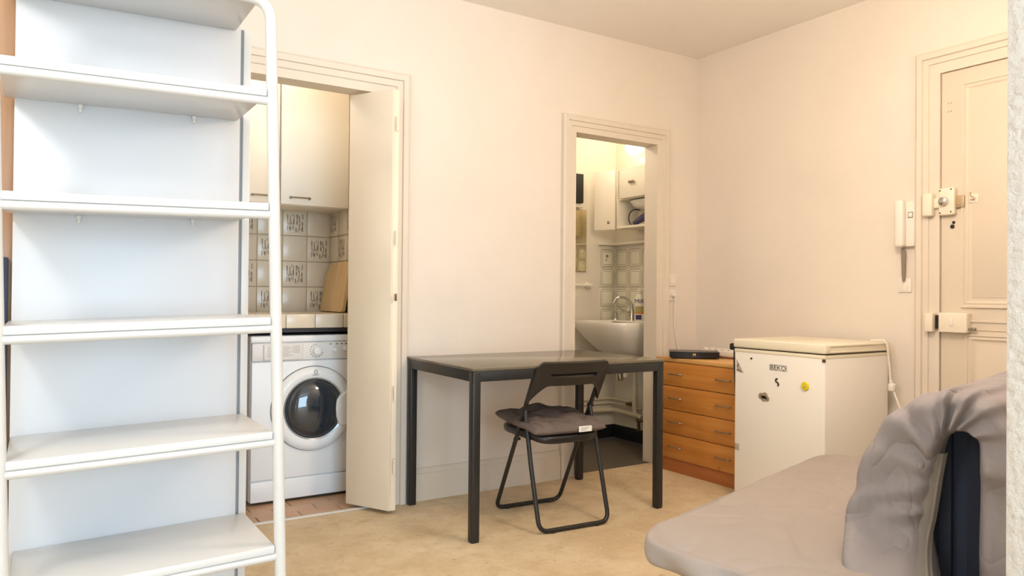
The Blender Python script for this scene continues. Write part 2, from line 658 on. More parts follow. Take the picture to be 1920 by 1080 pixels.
# lower lock box
l2 = obj('lock', MB().box((-.055, -1.603, .905), (-.012, -1.733, .998), .005, 3), 'lockp', door1, label='long white box lock with a small button')
obj('button', MB().box((-.058, -1.654, .937), (-.054, -1.672, .975), .002), 'plastic', l2)
obj('key', MB().tube([(-.04, -1.733, .925), (-.04, -1.765, .925)], .005, 8).box((-.045, -1.742, .918), (-.035, -1.765, .932), .002), 'steel', l2)
obj('keeper', MB().box((-.06, -1.54, .905), (-.018, -1.578, .995), .004), 'lockp', door1)
obj('lock_gap', MB().box((-.035, -1.578, .92), (-.022, -1.603, .985)), 'inkdark', door1)
obj('screw_holes', sum_mb := MB().lathe([(.003, 0), (.003, .002)], frame_mtx((-.012, -1.625, 2.00), (0, 1, 0), (0, 0, 1)) @ Matrix.Rotation(PI, 4, 'X'), 8)
    .lathe([(.003, 0), (.003, .002)], frame_mtx((-.012, -1.638, 2.00), (0, 1, 0), (0, 0, 1)) @ Matrix.Rotation(PI, 4, 'X'), 8)
    .lathe([(.003, 0), (.003, .002)], frame_mtx((-.012, -1.625, 1.96), (0, 1, 0), (0, 0, 1)) @ Matrix.Rotation(PI, 4, 'X'), 8)
    .lathe([(.003, 0), (.003, .002)], frame_mtx((-.012, -1.638, 1.96), (0, 1, 0), (0, 0, 1)) @ Matrix.Rotation(PI, 4, 'X'), 8), 'lockg', door1)
hk = thing('coat_hook', 'small pale wire coat hook screwed to the entrance door', 'hook', (-.0125, -1.735, 1.53))
obj('plate', MB().box((-.017, -1.722, 1.513), (-.0148, -1.762, 1.553), .001), 'lockp', hk)
obj('wire', MB().tube(fillet([(-.017, -1.728, 1.562), (-.03, -1.733, 1.545), (-.03, -1.752, 1.535), (-.03, -1.752, 1.527), (-.017, -1.728, 1.527)], .008), .0022, 8), 'lockg', hk)

# folding kitchen door
def leaf_mb(p0, p1, th, z0, z1):
    p0, p1 = Vector((*p0, 0)), Vector((*p1, 0))
    d = p1 - p0
    m = frame_mtx(p0, d, Vector((-d.y, d.x, 0)))
    return MB().box((0, 0, z0), (d.length, th, z1), .004, mtx=m)


d2 = thing('door_2', None, None, (-2.22, -.02, 0))
d2['kind'] = 'structure'
d2['label'] = 'cream folding kitchen door folded open against its casing'
la = obj('leaf', leaf_mb((-2.375, .070), (-2.246, -.172), .028, .018, 2.055), 'leaf', d2)
lb = obj('leaf', leaf_mb((-2.206, .05), (-2.209, -.168), -.026, .018, 2.055), 'leaf', d2)
for z in (.2, .55, 1.3, 1.85):
    obj('hinge', MB().tube([(-2.226, -.183, z), (-2.226, -.183, z + .07)], .006, 8), 'leaf', d2)
obj('catch', MB().box((-2.236, -.197, 1.03), (-2.226, -.190, 1.065), .002), 'brass', d2)

# ------------------------------------------------------------------ kitchen
KR, KB = -2.168, 0.95
KL = -3.35
struct('floor_kitchen', MB().box((KL, .02, -.1), (KR, KB, -.004)), 'cgrout')
fk = bpy.data.objects['floor_kitchen']
tl, tw = .20, .10
proto_t = None
for r in range(3):
    y0 = .022 + r * tw
    x = KR - .03 + (.1 if r % 2 else 0) - 5 * tl
    for k in range(6):
        x0 = x + k * tl
        x1 = min(x0 + tl - .004, KR - .002)
        if x1 - x0 < .03:
            continue
        obj('tile', MB().box((x0, y0, -.006), (x1, y0 + tw - .004, random.uniform(0, .0012)), .0015, 1), 'ctile', fk)
struct('wall_kitchen_back', MB().box((KL, KB, 0), (KR + .1, KB + .1, H)), 'kwall')
struct('wall_kitchen_right', MB().box((KR, T, 0), (KR + .1, KB, H)), 'kwall')
struct('wall_kitchen_left', MB().box((KL - .1, T, 0), (KL, KB + .1, H)), 'kwall')
struct('ceiling_kitchen', MB().box((KL, T, 2.5), (KR, KB, 2.6)), 'ceil')
wkb, wkr = bpy.data.objects['wall_kitchen_back'], bpy.data.objects['wall_kitchen_right']
TP = .1465
zr = [1.405, 1.252, 1.10, .9465]
rngp = random.Random(3)
strokes = []
for rr_, cols in ((0, 6), (1, 6), (2, 6)):
    for c in range(cols):
        uu = -.043 + c * .0172
        vv = .036 - rr_ * .036
        strokes.append((uu + rngp.uniform(-.003, .003), vv + rngp.uniform(-.009, .009), rngp.uniform(.024, .034), rngp.uniform(.003, .008)))
        if rngp.random() < .5:
            strokes.append((uu + .0085, vv + rngp.uniform(-.012, .012), rngp.uniform(.01, .02), .0035))


def wall_tile(o, ux, wdir, n, patt, parent, w_=TP, h_=.1525):
    """o: lower corner of the tile cell, ux: direction along the wall, n: out of the wall"""
    o, ux, n = Vector(o), Vector(ux), Vector(n)
    m = Matrix((ux, Vector((0, 0, 1)), n)).transposed().to_4x4()
    m.translation = o
    t = obj('tile', MB().box((.002, .002, 0), (w_ - .002, h_ - .002, .006), .0025, 2, m), 'tile', parent)
    if patt:
        mb = MB()
        for (u, v, l, wd) in strokes:
            cu, cv = w_ / 2 + u, h_ / 2 + v
            mb.box((cu - wd / 2, cv - l / 2, .0055), (cu + wd / 2, cv + l / 2, .0066), 0, mtx=m)
        obj('print', mb, 'print', t, smooth=0)


bk = MB().box((KL, KB - .002, .94), (KR, KB, 1.56))
obj('grout', bk, 'grout', wkb)
obj('grout', MB().box((KR - .002, .3, .94), (KR, KB - .002, 1.56)), 'grout', wkr)
for r in range(4):
    for c in range(6):
        wall_tile((KR - (c + 1) * TP, KB - .002, zr[r]), (1, 0, 0), 0, (0, -1, 0), (r + c) % 2 == 1, wkb)
    for k in range(4):
        wall_tile((KR - .002, KB - .009 - (k + 1) * TP, zr[r]), (0, 1, 0), 0, (-1, 0, 0), (r + k) % 2 == 0, wkr)

wt = thing('kitchen_worktop', 'tiled kitchen worktop with a dark under-edge above the washing machine', 'worktop', (-2.6, .6, .86))
obj('slab', MB().box((KL + .005, .305, .887), (KR - .008, KB - .012, .945)), 'grout', wt)
obj('dark_edge', MB().box((KL + .005, .312, .862), (KR - .008, KB - .012, .887)), 'wtop', wt, label='dark brown edge strip')
for k in range(7):
    x1 = -2.18 - (k - .1) * .1505 + .003
    x1 = min(x1, KR - .009)
    x0 = -2.18 - (k + .9) * .1505 + .007
    if k == 0:
        x0 = -2.315 + .004
        x1 = KR - .009
    else:
        x1 = -2.315 - (k - 1) * .1505 - .001
        x0 = x1 - .1475
    obj('tile', MB().box((x0, .297, .884), (x1, .306, .955), .003), 'tile', wt)
obj('top_tiles', MB().box((KL + .005, .307, .945), (KR - .008, KB - .012, .953), .003), 'tile', wt)

for x0, x1, lab in ((-2.563, KR - .004, 'white kitchen wall cabinet with a bar handle, beside the folding door'), (-2.965, -2.568, 'white kitchen wall cabinet seen between the white shelves and their front pole')):
    c = thing('wall_cabinet', lab, 'cabinet', ((x0 + x1) / 2, .78, 1.55), 0, 'kitchen wall cabinets')
    obj('body', MB().box((x0, .64, 1.55), (x1, KB - .008, 2.44), .002), 'cab', c)
    d = obj('door', MB().box((x0 + .002, .62, 1.553), (x1 - .002, .638, 2.44), .003), 'cab', c)
    xh = x0 + .055 if x0 > -2.6 else x0 + .25
    obj('handle', MB().tube(fillet([(xh, .62, 1.592), (xh, .598, 1.592), (xh + .105, .598, 1.592), (xh + .105, .62, 1.592)], .008), .0045, 8)
        .lathe([(.009, 0), (.009, .004)], frame_mtx((xh, .62, 1.592), (1, 0, 0), (0, 0, 1)), 10).lathe([(.009, 0), (.009, .004)], frame_mtx((xh + .105, .62, 1.592), (1, 0, 0), (0, 0, 1)), 10), 'steel', d)

# cutting board leaning in the corner
mm = frame_mtx((-2.233, .905, .957), (0, -1, 0), (.045, .0, .285))
mb = MB()
pl = fillet([(0, 0, 0), (.38, 0, 0), (.38, .29, 0), (.05, .29, 0), (-.012, .20, 0), (0, 0, 0)], .03, 5)
pl2 = [(p.x, p.y) for p in pl[:-1]]
tmp = MB().prism(pl2, -.009, .009, 'Z')
tmp.v = [mm @ v for v in tmp.v]
tag(obj('cutting_board', tmp, 'board'), 'pale wooden cutting board leaning in the tiled kitchen corner', 'cutting board')

# washing machine
wmx0, wmx1, wmy = -2.785, -2.188, .305
t = thing('washing_machine', 'white front-loading washing machine under the tiled worktop', 'washing machine', ((wmx0 + wmx1) / 2, .58, 0))
obj('body', MB().box((wmx0, wmy + .012, .012), (wmx1, .86, .84), .012, 3), 'wm', t)
obj('front_panel', MB().box((wmx0 + .004, wmy, .122), (wmx1 - .004, wmy + .02, .716), .006, 3), 'wm', t)
obj('kick_panel', MB().box((wmx0 + .004, wmy - .002, .015), (wmx1 - .004, wmy + .02, .118), .006, 3), 'wm', t)
obj('top_cover', MB().box((wmx0 - .002, wmy - .003, .812), (wmx1 + .002, .86, .846), .008, 3), 'wm', t)
obj('control_panel', MB().box((wmx0 + .004, wmy - .004, .719), (wmx1 - .004, wmy + .02, .81), .006, 3), 'wm2', t)
dw = obj('detergent_drawer', MB().box((-2.727, wmy - .012, .722), (-2.525, wmy + .01, .806), .008, 3), 'wm2', t)
mb = MB()
for q in range(9):
    z = .793 - q * .0065
    mb.box((-2.708, wmy - .0126, z), (-2.708 + .035 + .012 * (q % 3), wmy - .0118, z + .0018))
    mb.box((-2.63, wmy - .0126, z), (-2.63 + .03 + .01 * ((q * 2) % 3), wmy - .0118, z + .0018))
    if q < 6:
        mb.box((-2.58, wmy - .0126, z), (-2.58 + .035, wmy - .0118, z + .0018))
obj('print', mb, 'sticker', dw, smooth=0)


def knob(x, z, r):
    return MB().lathe([(r * 1.05, 0), (r, .008), (r * .95, .02), (r * .75, .024), (.001, .0245)], frame_mtx((x, wmy - .004, z), (1, 0, 0), (0, 0, 1)))


obj('dial', knob(-2.455, .765, .021), 'wm', t)
obj('dial', knob(-2.362, .769, .012), 'wm', t)
obj('dial', knob(-2.302, .773, .012), 'wm', t)
mb = MB()
for q in range(12):
    a = R(100 + q * 22)
    mb.box((-2.455 + .033 * math.cos(a) - .002, wmy - .0048, .765 + .033 * math.sin(a) - .002), (-2.455 + .033 * math.cos(a) + .003, wmy - .0036, .765 + .033 * math.sin(a) + .002))
for x in (-2.385, -2.35, -2.325, -2.30, -2.28):
    mb.box((x, wmy - .0048, .796), (x + .009, wmy - .0036, .801))
obj('panel_print', mb, 'ink', t, smooth=0)['kind'] = 'stuff'
DC = (-2.468, wmy, .468)
dm = frame_mtx(DC, (1, 0, 0), (0, 0, 1))      # local z points towards -Y
door = obj('door_ring', MB().lathe([(.216, .0), (.216, .012), (.208, .022), (.19, .03), (.172, .03), (.160, .024), (.156, .012), (.156, 0)], dm, 56, close=False), 'wm', t)
obj('ring_gap', MB().lathe([(.2195, .0002), (.2195, .0016), (.214, .0016)], dm, 56, close=False), 'wmgap', t)
obj('chrome_ring', MB().lathe([(.161, .018), (.160, .025), (.152, .022), (.150, .012)], dm, 56, close=False), 'drum', door)
obj('glass', MB().lathe([(.153, .012), (.150, .020), (.138, .034), (.11, .048), (.07, .057), (.03, .061), (.0005, .062)], dm, 56), 'fglass', door, smooth=80)
# handle lobe reaching over the right side of the glass
hp = [(.195, .085), (.160, .085), (.130, .062), (.108, .040), (.100, .005), (.104, -.035), (.118, -.072), (.128, -.095), (.165, -.098), (.195, -.07)]
hp = [(p.x, p.y) for p in fillet([(a, b, 0) for a, b in hp], .02, 3)]
tmp = MB().prism(hp, .01, .052, 'Z')
bm_ = bmesh.new()
vv_ = [bm_.verts.new(v) for v in tmp.v]
for f in tmp.f:
    bm_.faces.new([vv_[i] for i in f])
bmesh.ops.recalc_face_normals(bm_, faces=bm_.faces)
ed = [e for e in bm_.edges if all(abs(v.co.z - .052) < 1e-5 for v in e.verts)]
bmesh.ops.bevel(bm_, geom=ed, offset=.010, segments=3, affect='EDGES', profile=.5)
obj('door_handle', MB().bm(bm_, dm), 'wm', door)
lg = MB().lathe([(.008, .0), (.0105, .0), (.0105, .001), (.008, .001)], frame_mtx((DC[0] + .002, wmy - .0295, DC[2] + .190), (1, 0, 0), (0, 0, 1)), 24, close=False)
lg.box((DC[0] + .001, wmy - .0306, DC[2] + .185), (DC[0] + .003, wmy - .0298, DC[2] + .192))
lgt = text_mb('INDESIT', .0095, frame_mtx((DC[0] + .002, wmy - .0302, DC[2] + .174), (1, 0, 0), (0, 0, 1)))
lg.add(lgt.v, lgt.f)
obj('brand_mark', lg, 'ink', door, smooth=0)

# ------------------------------------------------------------------ washroom
BB = .82
struct('floor_washroom', MB().box((-1.5, .03, -.1), (0, BB, -.002)), 'lino')
struct('wall_washroom_back', MB().box((-1.6, BB, 0), (.1, BB + .1, H)), 'bwall')
struct('wall_washroom_right', MB().box((0, T, 0), (.1, BB, H)), 'bwall')
struct('wall_washroom_left', MB().box((-1.6, T, 0), (-1.5, BB, H)), 'bwall')
struct('ceiling_washroom', MB().box((-1.5, T, 2.5), (0, BB, 2.6)), 'ceil')
struct('baseboard_washroom_right', MB().box((-.012, T, 0), (0, BB - .012, .098), .003), 'blackbase')
struct('baseboard_washroom_back', MB().box((-1.5, BB - .012, 0), (0, BB, .098), .003), 'blackbase')
wbb, wbr = bpy.data.objects['wall_washroom_back'], bpy.data.objects['wall_washroom_right']


def rring(m, w_, h_, inset, th, rad, z):
    def loop(ins, rd):
        pts = []
        for cx, cy, a0 in ((w_ - ins - rd, h_ - ins - rd, 0), (ins + rd, h_ - ins - rd, 90), (ins + rd, ins + rd, 180), (w_ - ins - rd, ins + rd, 270)):
            for k in range(5):
                a = R(a0 + k * 22.5)
                pts.append(m @ Vector((cx + rd * math.cos(a), cy + rd * math.sin(a), z)))
        return pts
    a, b = loop(inset, rad), loop(inset + th, max(rad - th, .002))
    return MB().grid([a, b], closed=True)


def bath_tile(o, ux, n, parent, flower=False, w_=.145, h_=.146):
    ux, n = Vector(ux), Vector(n)
    m = Matrix((ux, Vector((0, 0, 1)), n)).transposed().to_4x4()
    m.translation = Vector(o)
    t_ = obj('tile', MB().box((.0015, .0015, 0), (w_ - .0015, h_ - .0015, .006), .002, 2, m), 'btile', parent)
    q = rring(m, w_, h_, .008, .0045, .022, .0064)
    q2 = rring(m, w_, h_, .023, .003, .016, .0064)
    q.add(q2.v, q2.f)
    if flower:
        for cx, cy, r in ((.07, .088, .013), (.062, .06, .007)):
            q.lathe([(r, .0060), (r, .0066), (.001, .0067)], m @ Matrix.Translation((cx, cy, 0)), 10)
    obj('print', q, 'ring', t_, smooth=0)


for r in range(5):
    z = 1.418 - (r + 1) * .1475
    bath_tile((-.155, BB, z), (1, 0, 0), (0, -1, 0), wbb, r == 0)
    for k in range(4):
        bath_tile((0, BB - .008 - (k + 1) * .147, z), (0, 1, 0), (-1, 0, 0), wbr)
# ledge over the tiles
tag(obj('ledge_shelf', MB().box((-.06, .2, 1.44), (-.001, BB - .002, 1.458), .003).box((-.17, BB - .03, 1.44), (-.06, BB - .001, 1.458), .003), 'cab'), 'narrow white ledge above the washroom tiles', 'shelf')

# bathroom cabinet
t = thing('bathroom_cabinet', 'white bathroom wall cabinet with an open side door and open compartment', 'cabinet', (-.1, .42, 1.54))
mb = MB().box((-.2, .15, 1.948), (-.001, .575, 1.965), .002).box((-.2, .15, 1.54), (-.001, .575, 1.557), .002)
mb.box((-.2, .560, 1.557), (-.001, .575, 1.948), .002).box((-.2, .15, 1.557), (-.001, .163, 1.948), .002).box((-.012, .163, 1.557), (-.001, .56, 1.948))
mb.box((-.195, .163, 1.742), (-.012, .56, 1.752))
obj('carcass', mb, 'cab', t)
fd = obj('flap_door', MB().box((-.214, .17, 1.75), (-.200, .535, 1.945), .003), 'cab', t)
for y in (.405, .375):
    obj('knob', MB().lathe([(.006, 0), (.006, .008), (.012, .014), (.010, .022), (.001, .024)], frame_mtx((-.214, y, 1.855), (0, -1, 0), (0, 0, 1)), 14), 'steel', fd)
sd = obj('side_door', leaf_mb((-.206, .577), (-.275, .725), .014, 1.535, 1.962), 'cab', t)
obj('knob', MB().lathe([(.006, 0), (.006, .008), (.011, .014), (.001, .022)], frame_mtx((-.232, .618, 1.59), Vector((.069, -.148, 0)), (0, 0, 1)), 14), 'steel', sd)
# white basin-like bowl stored in the compartment
tag(obj('plastic_bowl', MB().lathe([(.05, 0), (.12, .022), (.165, .062), (.168, .062), (.125, .018), (.05, -.003)], Matrix.Translation((-.1, .36, 1.672)) @ Matrix.Diagonal((.5, 1, 1, 1)), 32), 'ceramic'), 'white shallow tray up in the open compartment of the bathroom cabinet', 'tray')
hd = thing('hair_dryer', 'purple hair dryer lying in the open bathroom cabinet compartment', 'hair dryer', (-.11, .37, 1.557))
obj('barrel', MB().lathe([(.018, 0), (.021, .05), (.026, .11), (.024, .15), (.01, .158)], frame_mtx((-.13, .46, 1.577), (.3, .2, .8), (0, .3, 1)) @ Matrix.Rotation(0, 4, 'X'), 16), 'hair', hd)
obj('handle', MB().tube([(-.13, .46, 1.575), (-.13, .40, 1.60), (-.12, .33, 1.632)], [.013, .016, .018], 12), 'hair', hd)
obj('cable', MB().tube(fillet([(-.15, .47, 1.562), (-.155, .50, 1.60), (-.15, .495, 1.65), (-.14, .46, 1.675), (-.1, .44, 1.67)], .03), .004, 8), 'inkdark', hd)
# wall lamp
t = thing('wall_lamp', 'bright glowing globe wall lamp above the bathroom cabinet', 'lamp', (-.0, .53, 2.13))
obj('mount', MB().lathe([(.045, 0), (.045, .02), (.03, .03)], frame_mtx((0, .53, 2.13), (0, -1, 0), (0, 0, 1))), 'plastic', t)
gl = MB()
bm_ = bmesh.new()
bmesh.ops.create_uvsphere(bm_, u_segments=20, v_segments=12, radius=.06)
gl.bm(bm_, Matrix.Translation((-.085, .53, 2.13)))
obj('globe', gl, 'bulb', t, smooth=180)
point('wall_lamp_light', (-.22, .50, 2.2), 1.3, (1.0, .84, .60), .06)
point('washroom_fill_light', (-.75, .42, 2.22), 5.6, (1.0, .87, .70), .10)  # added fill without a fixture, lifts the washroom walls and cabinet

# mirror, small frame, towel bar on the back wall
t = thing('mirror', 'tall mirror on the washroom back wall beside the casing', 'mirror', (-.5, BB, 1.24))
obj('backing', MB().box((-.72, BB - .008, 1.236), (-.283, BB - .001, 1.69), .002), 'brass', t)
obj('glass', MB().box((-.717, BB - .011, 1.239), (-.286, BB - .008, 1.687), .001), 'mirror', t)
t = thing('medicine_cabinet', 'shallow dark edged cabinet above the washroom mirror', 'cabinet', (-.5, BB, 1.72))
obj('body', MB().box((-.72, BB - .07, 1.73), (-.362, BB - .001, 1.94), .003), 'inkdark', t)
obj('frame', MB().box((-.73, BB - .05, 1.70), (-.345, BB - .001, 1.728), .003), 'cab', t)
t = thing('towel_rail', 'short white towel rail on the washroom back wall', 'towel rail', (-.32, BB, 1.13))
obj('bar', MB().tube([(-.62, BB - .05, 1.137), (-.272, BB - .05, 1.137)], .010, 10), 'plastic', t)
obj('bracket', MB().lathe([(.024, 0), (.024, .01), (.016, .02), (.016, .055), (.001, .06)], frame_mtx((-.272, BB, 1.137), (1, 0, 0), (0, 0, 1)), 16), 'plastic', t)

# wash basin
def basin():
    n = 48
    cx, cy, hx, hy = -.235, .48, .235, .285

    def ring(sx, sy, z, ox=0.0, p=5.0):
        out = []
        for k in range(n):
            a = 2 * PI * k / n
            ca, sa = math.cos(a), math.sin(a)
            e = 2 / p
            out.append(Vector((cx + ox + hx * sx * math.copysign(abs(ca) ** e, ca), cy + hy * sy * math.copysign(abs(sa) ** e, sa), z)))
        return out
    rows = [ring(.30, .30, .64, .06, 3), ring(.50, .55, .652, .04, 3), ring(.72, .72, .70, .03, 3.5), ring(.9, .88, .775, .01, 4.5), ring(.985, .985, .832, 0, 6), ring(1, 1, .86, 0, 7), ring(1, 1, .878, 0, 7), ring(.985, .988, .885, 0, 7),
            ring(.90, .90, .885, 0, 6), ring(.80, .85, .878, -.02, 4), ring(.70, .76, .83, -.03, 3.4), ring(.5, .6, .76, -.03, 3), ring(.2, .25, .735, -.03, 2.2)]
    mb = MB().grid(rows, closed=True)
    mb.f.append([len(mb.v) - n + k for k in range(n)])
    mb.f.append([k for k in range(n)][::-1])
    return mb


t = thing('wash_basin', 'white ceramic wall-hung wash basin in the washroom', 'wash basin', (-.235, .48, .64))
obj('bowl', basin(), 'ceramic', t, smooth=60)
obj('faucet_deck', MB().box((-.13, .22, .872), (-.001, .745, .888), .006), 'ceramic', t)
obj('drain_trap', MB().tube([(-.17, .50, .645), (-.17, .50, .49)], .018, 12).tube(fillet([(-.17, .50, .56), (-.08, .50, .56), (-.02, .50, .56)], .02), .014, 12), 'pipe', t)
obj('trap_cup', MB().lathe([(.012, 0), (.026, .008), (.030, .03), (.030, .055), (.02, .06)], Matrix.Translation((-.17, .56, .455)), 18), 'chrome', t)
t = thing('faucet', 'chrome mixer tap with a swan-neck spout on the wash basin', 'faucet', (-.075, .555, .888))
obj('body', MB().lathe([(.024, 0), (.022, .012), (.018, .03), (.017, .07), (.012, .082)], Matrix.Translation((-.075, .545, .888)), 18), 'chrome', t)
obj('spout', MB().tube(fillet([(-.075, .545, .95), (-.08, .548, 1.01), (-.11, .57, 1.05), (-.165, .60, 1.056), (-.19, .615, 1.01)], .045, 7), .0095, 12), 'chrome', t)
obj('handle', MB().tube([(-.085, .55, .935), (-.145, .575, .952)], .012, 10).lathe([(.02, -.01), (.023, .0), (.02, .016), (.005, .02)], frame_mtx((-.15, .578, .953), (.3, .6, 0), (0, 0, 1)) @ Matrix.Rotation(PI, 4, 'X'), 8), 'chrome', t)
obj('pop_up_knob', MB().lathe([(.026, 0), (.02, .01), (.008, .018), (.008, .05), (.012, .055), (.002, .062)], Matrix.Translation((-.08, .715, .886)), 14), 'chrome', t)
# bottle with lettering
t = thing('cleaner_bottle', 'white cleaner bottle with purple lettering on the wash basin', 'bottle', (-.085, .455, .888))
obj('body', MB().lathe([(.032, 0), (.035, .006), (.035, .13), (.033, .15), (.022, .178), (.012, .19), (.012, .20)], Matrix.Translation((-.085, .455, .888)), 24), 'bottle', t)
obj('cap', MB().lathe([(.015, 0), (.015, .025), (.01, .03)], Matrix.Translation((-.085, .455, 1.086)), 16), 'bottle', t)
cd = Vector((-3.6, -3.92, 0)).normalized()
lx = Vector((-cd.y, cd.x, 0))
if lx.x < 0:
    lx = -lx
fm = frame_mtx(Vector((-.085, .455, 0)) + cd * .0355 + Vector((0, 0, 1.025)), lx, (0, 0, 1))


def curved_label(z0, z1, a0, a1, rr):
    rows = []
    for z in (z0, z1):
        rows.append([Vector((-.085, .455, z)) + (lx * math.sin(R(a)) + cd * math.cos(R(a))) * rr for a in [a0 + (a1 - a0) * k / 8 for k in range(9)]])
    return MB().grid(rows)


obj('label_olive', curved_label(.95, .99, -60, 60, .0354), 'lbly', t)
obj('label_orange', curved_label(.937, .95, -60, 60, .0355), 'lblo', t)
obj('label_purple', curved_label(.897, .93, -45, 25, .0356), 'lblp', t)
obj('lettering', text_mb('MiR', .042, fm, .0008), 'lblp', t, smooth=0)

# pipes on the washroom walls
t = thing('water_pipes', 'cream painted water pipes low on the washroom walls', 'pipes', (-.03, .6, 0))
obj('waste_pipe', MB().tube(fillet([(-1.4, BB - .035, .232), (-.05, BB - .035, .214), (-.045, .5, .205), (-.045, .47, .195)], .05, 6), .018, 12), 'pipe', t)
obj('supply_pipe', MB().tube(fillet([(-1.4, BB - .02, .31), (-.03, BB - .02, .296), (-.025, .60, .29), (-.025, .56, .34), (-.025, .555, .5), (-.03, .55, .66)], .04, 5), .0075, 10), 'pipe', t)
obj('supply_pipe', MB().tube(fillet([(-1.4, BB - .02, .275), (-.03, BB - .02, .262), (-.025, .49, .255), (-.025, .47, .3), (-.025, .468, .5), (-.03, .46, .66)], .04, 5), .0065, 10), 'pipe', t)
obj('riser_pipe', MB().tube([(-.045, .545, .205), (-.045, .545, .70)], .017, 12).tube([(-.045, .545, .40), (-.045, .545, .425)], .021, 12), 'pipe', t)
obj('valve', MB().tube([(-.045, .50, .19), (-.05, .49, .10)], .012, 10).tube([(-.07, .50, .175), (-.03, .44, .175)], .009, 10).lathe([(.016, 0), (.016, .012)], Matrix.Translation((-.055, .49, .10)), 10), 'brass', t)
obj('union', MB().box((-.045, .58, .262), (-.012, .64, .285), .004), 'brass', t)

# ------------------------------------------------------------------ white shelving unit
SX0, SX1 = -3.733, -3.094
SYF, SYB = -1.325, -.945
zs = [1.952, 1.655, 1.325, .995, .665, .335]
t = thing('shelving_unit', 'tall white shelving unit with tubular front frame and white back panel', 'shelving unit', (-3.43, -1.14, 0))


def lean(z):
    return -.027 * (z - .335), .006 * (z - .335) / 1.3


def sag(mb, amt=.026):
    """the whole rack has settled: its left side sits a little lower"""
    mb.v = [Vector((v.x, v.y, v.z - amt * max(0, SX1 - v.x) if v.z > .1 else v.z)) for v in mb.v]
    return mb


px0, px1 = SX0 - .013, SX1 + .017
topz = 1.914


def fp(x, z):
    dx, dy = lean(z)
    return (x + dx, SYF + .012 + dy, z)


path = fillet([fp(px0, 0), fp(px0, .8), fp(px0, topz), fp(px1, topz), fp(px1, .8), fp(px1, 0)], .06, 8)
obj('front_frame', sag(MB().tube(path, .0165, 16)), 'tube', t, label='white tubular hoop frame')
for i, z in enumerate(zs):
    dx, dy = lean(z)
    s_ = obj('shelf', sag(MB().box((SX0 + dx, SYF + dy, z - .022), (SX1 + dx, SYB, z), .003)), 'white', t)
    if i > 0:
        obj('cross_tube', sag(MB().tube([(px0 + dx, SYF + dy + .012, z - .0335), (px1 + dx, SYF + dy + .012, z - .0335)], .0125, 12)), 'tube', t)
        for x in (-3.58, -3.265):
            obj('clip', sag(MB().box((x - .006, SYB - .012, z - .034), (x + .006, SYB + .001, z - .022), .002).box((x - .004, SYB - .008, z - .046), (x + .004, SYB + .001, z - .030), .002)), 'clip', s_)
obj('back_panel', MB().box((-3.743, SYB + .001, .05), (-3.122, SYB + .018, 1.96), .001), 'panel', t)
obj('rear_post', MB().box((-3.112, SYB + .002, 0), (-3.088, SYB + .024, 1.94), .003), 'white', t)
obj('panel_edge', MB().box((-3.1218, SYB + .012, .05), (-3.1125, SYB + .018, 1.94)), 'greyedge', t)
for x in (px0, px1):
    obj('foot', MB().tube([(x, SYF + .012, 0), (x, SYF + .012, .02)], .019, 14), 'clip', t)

tag(obj('wooden_board', MB().box((-3.825, -.90, 0), (-3.741, -.878, 2.28), .002), 'brown'), 'brown wooden board standing behind the left edge of the white shelves', 'board')
tag(obj('blue_panel', MB().box((-3.812, -.935, 0), (-3.752, -.905, 1.16), .004), 'bluegrey'), 'narrow dark blue panel standing behind the left pole of the white shelves', 'panel')

# ------------------------------------------------------------------ table
TBX, TBY, TBR = -1.556, -.396, R(-1.1)
TW, TD, TH = 1.095, .705, .747
t = thing('dining_table', 'black rectangular metal-legged table against the wall', 'table', (TBX, TBY, 0), TBR)
tm = WM[t]


def L(mb):
    mb.v = [tm @ v for v in mb.v]
    return mb


obj('tabletop', L(MB().box((-TW / 2, -TD / 2, TH - .012), (TW / 2, TD / 2, TH), .002)), 'tabletop', t)
q = .02
ap = [((-TW / 2 + .003, -TD / 2 + .003), (TW / 2 - .003, -TD / 2 + q)), ((-TW / 2 + .003, TD / 2 - q), (TW / 2 - .003, TD / 2 - .003)),
      ((-TW / 2 + .003, -TD / 2 + .003), (-TW / 2 + q, TD / 2 - .003)), ((TW / 2 - q, -TD / 2 + .003), (TW / 2 - .003, TD / 2 - .003))]
for (a, b) in ap:
    obj('apron', L(MB().box((a[0], a[1], TH - .058), (b[0], b[1], TH - .012), .002)), 'black', t)
for sx in (-1, 1):
    for sy in (-1, 1):
        x, y = sx * (TW / 2 - .022), sy * (TD / 2 - .022)
        lg_ = obj('leg', L(MB().box((x - .02, y - .02, .004), (x + .02, y + .02, TH - .013), .007, 3)), 'black', t)
        obj('foot_cap', L(MB().box((x - .018, y - .018, 0), (x + .018, y + .018, .006), .002)), 'chairpl', lg_)

# ------------------------------------------------------------------ folding chair (seen from behind)
CX, CY, CR = -1.588, -.580, R(-4)
t = thing('folding_chair', 'black folding chair with slotted backrest pulled up to the table', 'chair', (CX, CY, 0), CR)
tm = WM[t]
hw = .183


def yl(z):
    return .218 - .532 * z


def ys(z):
    return -.222 + .29 * z


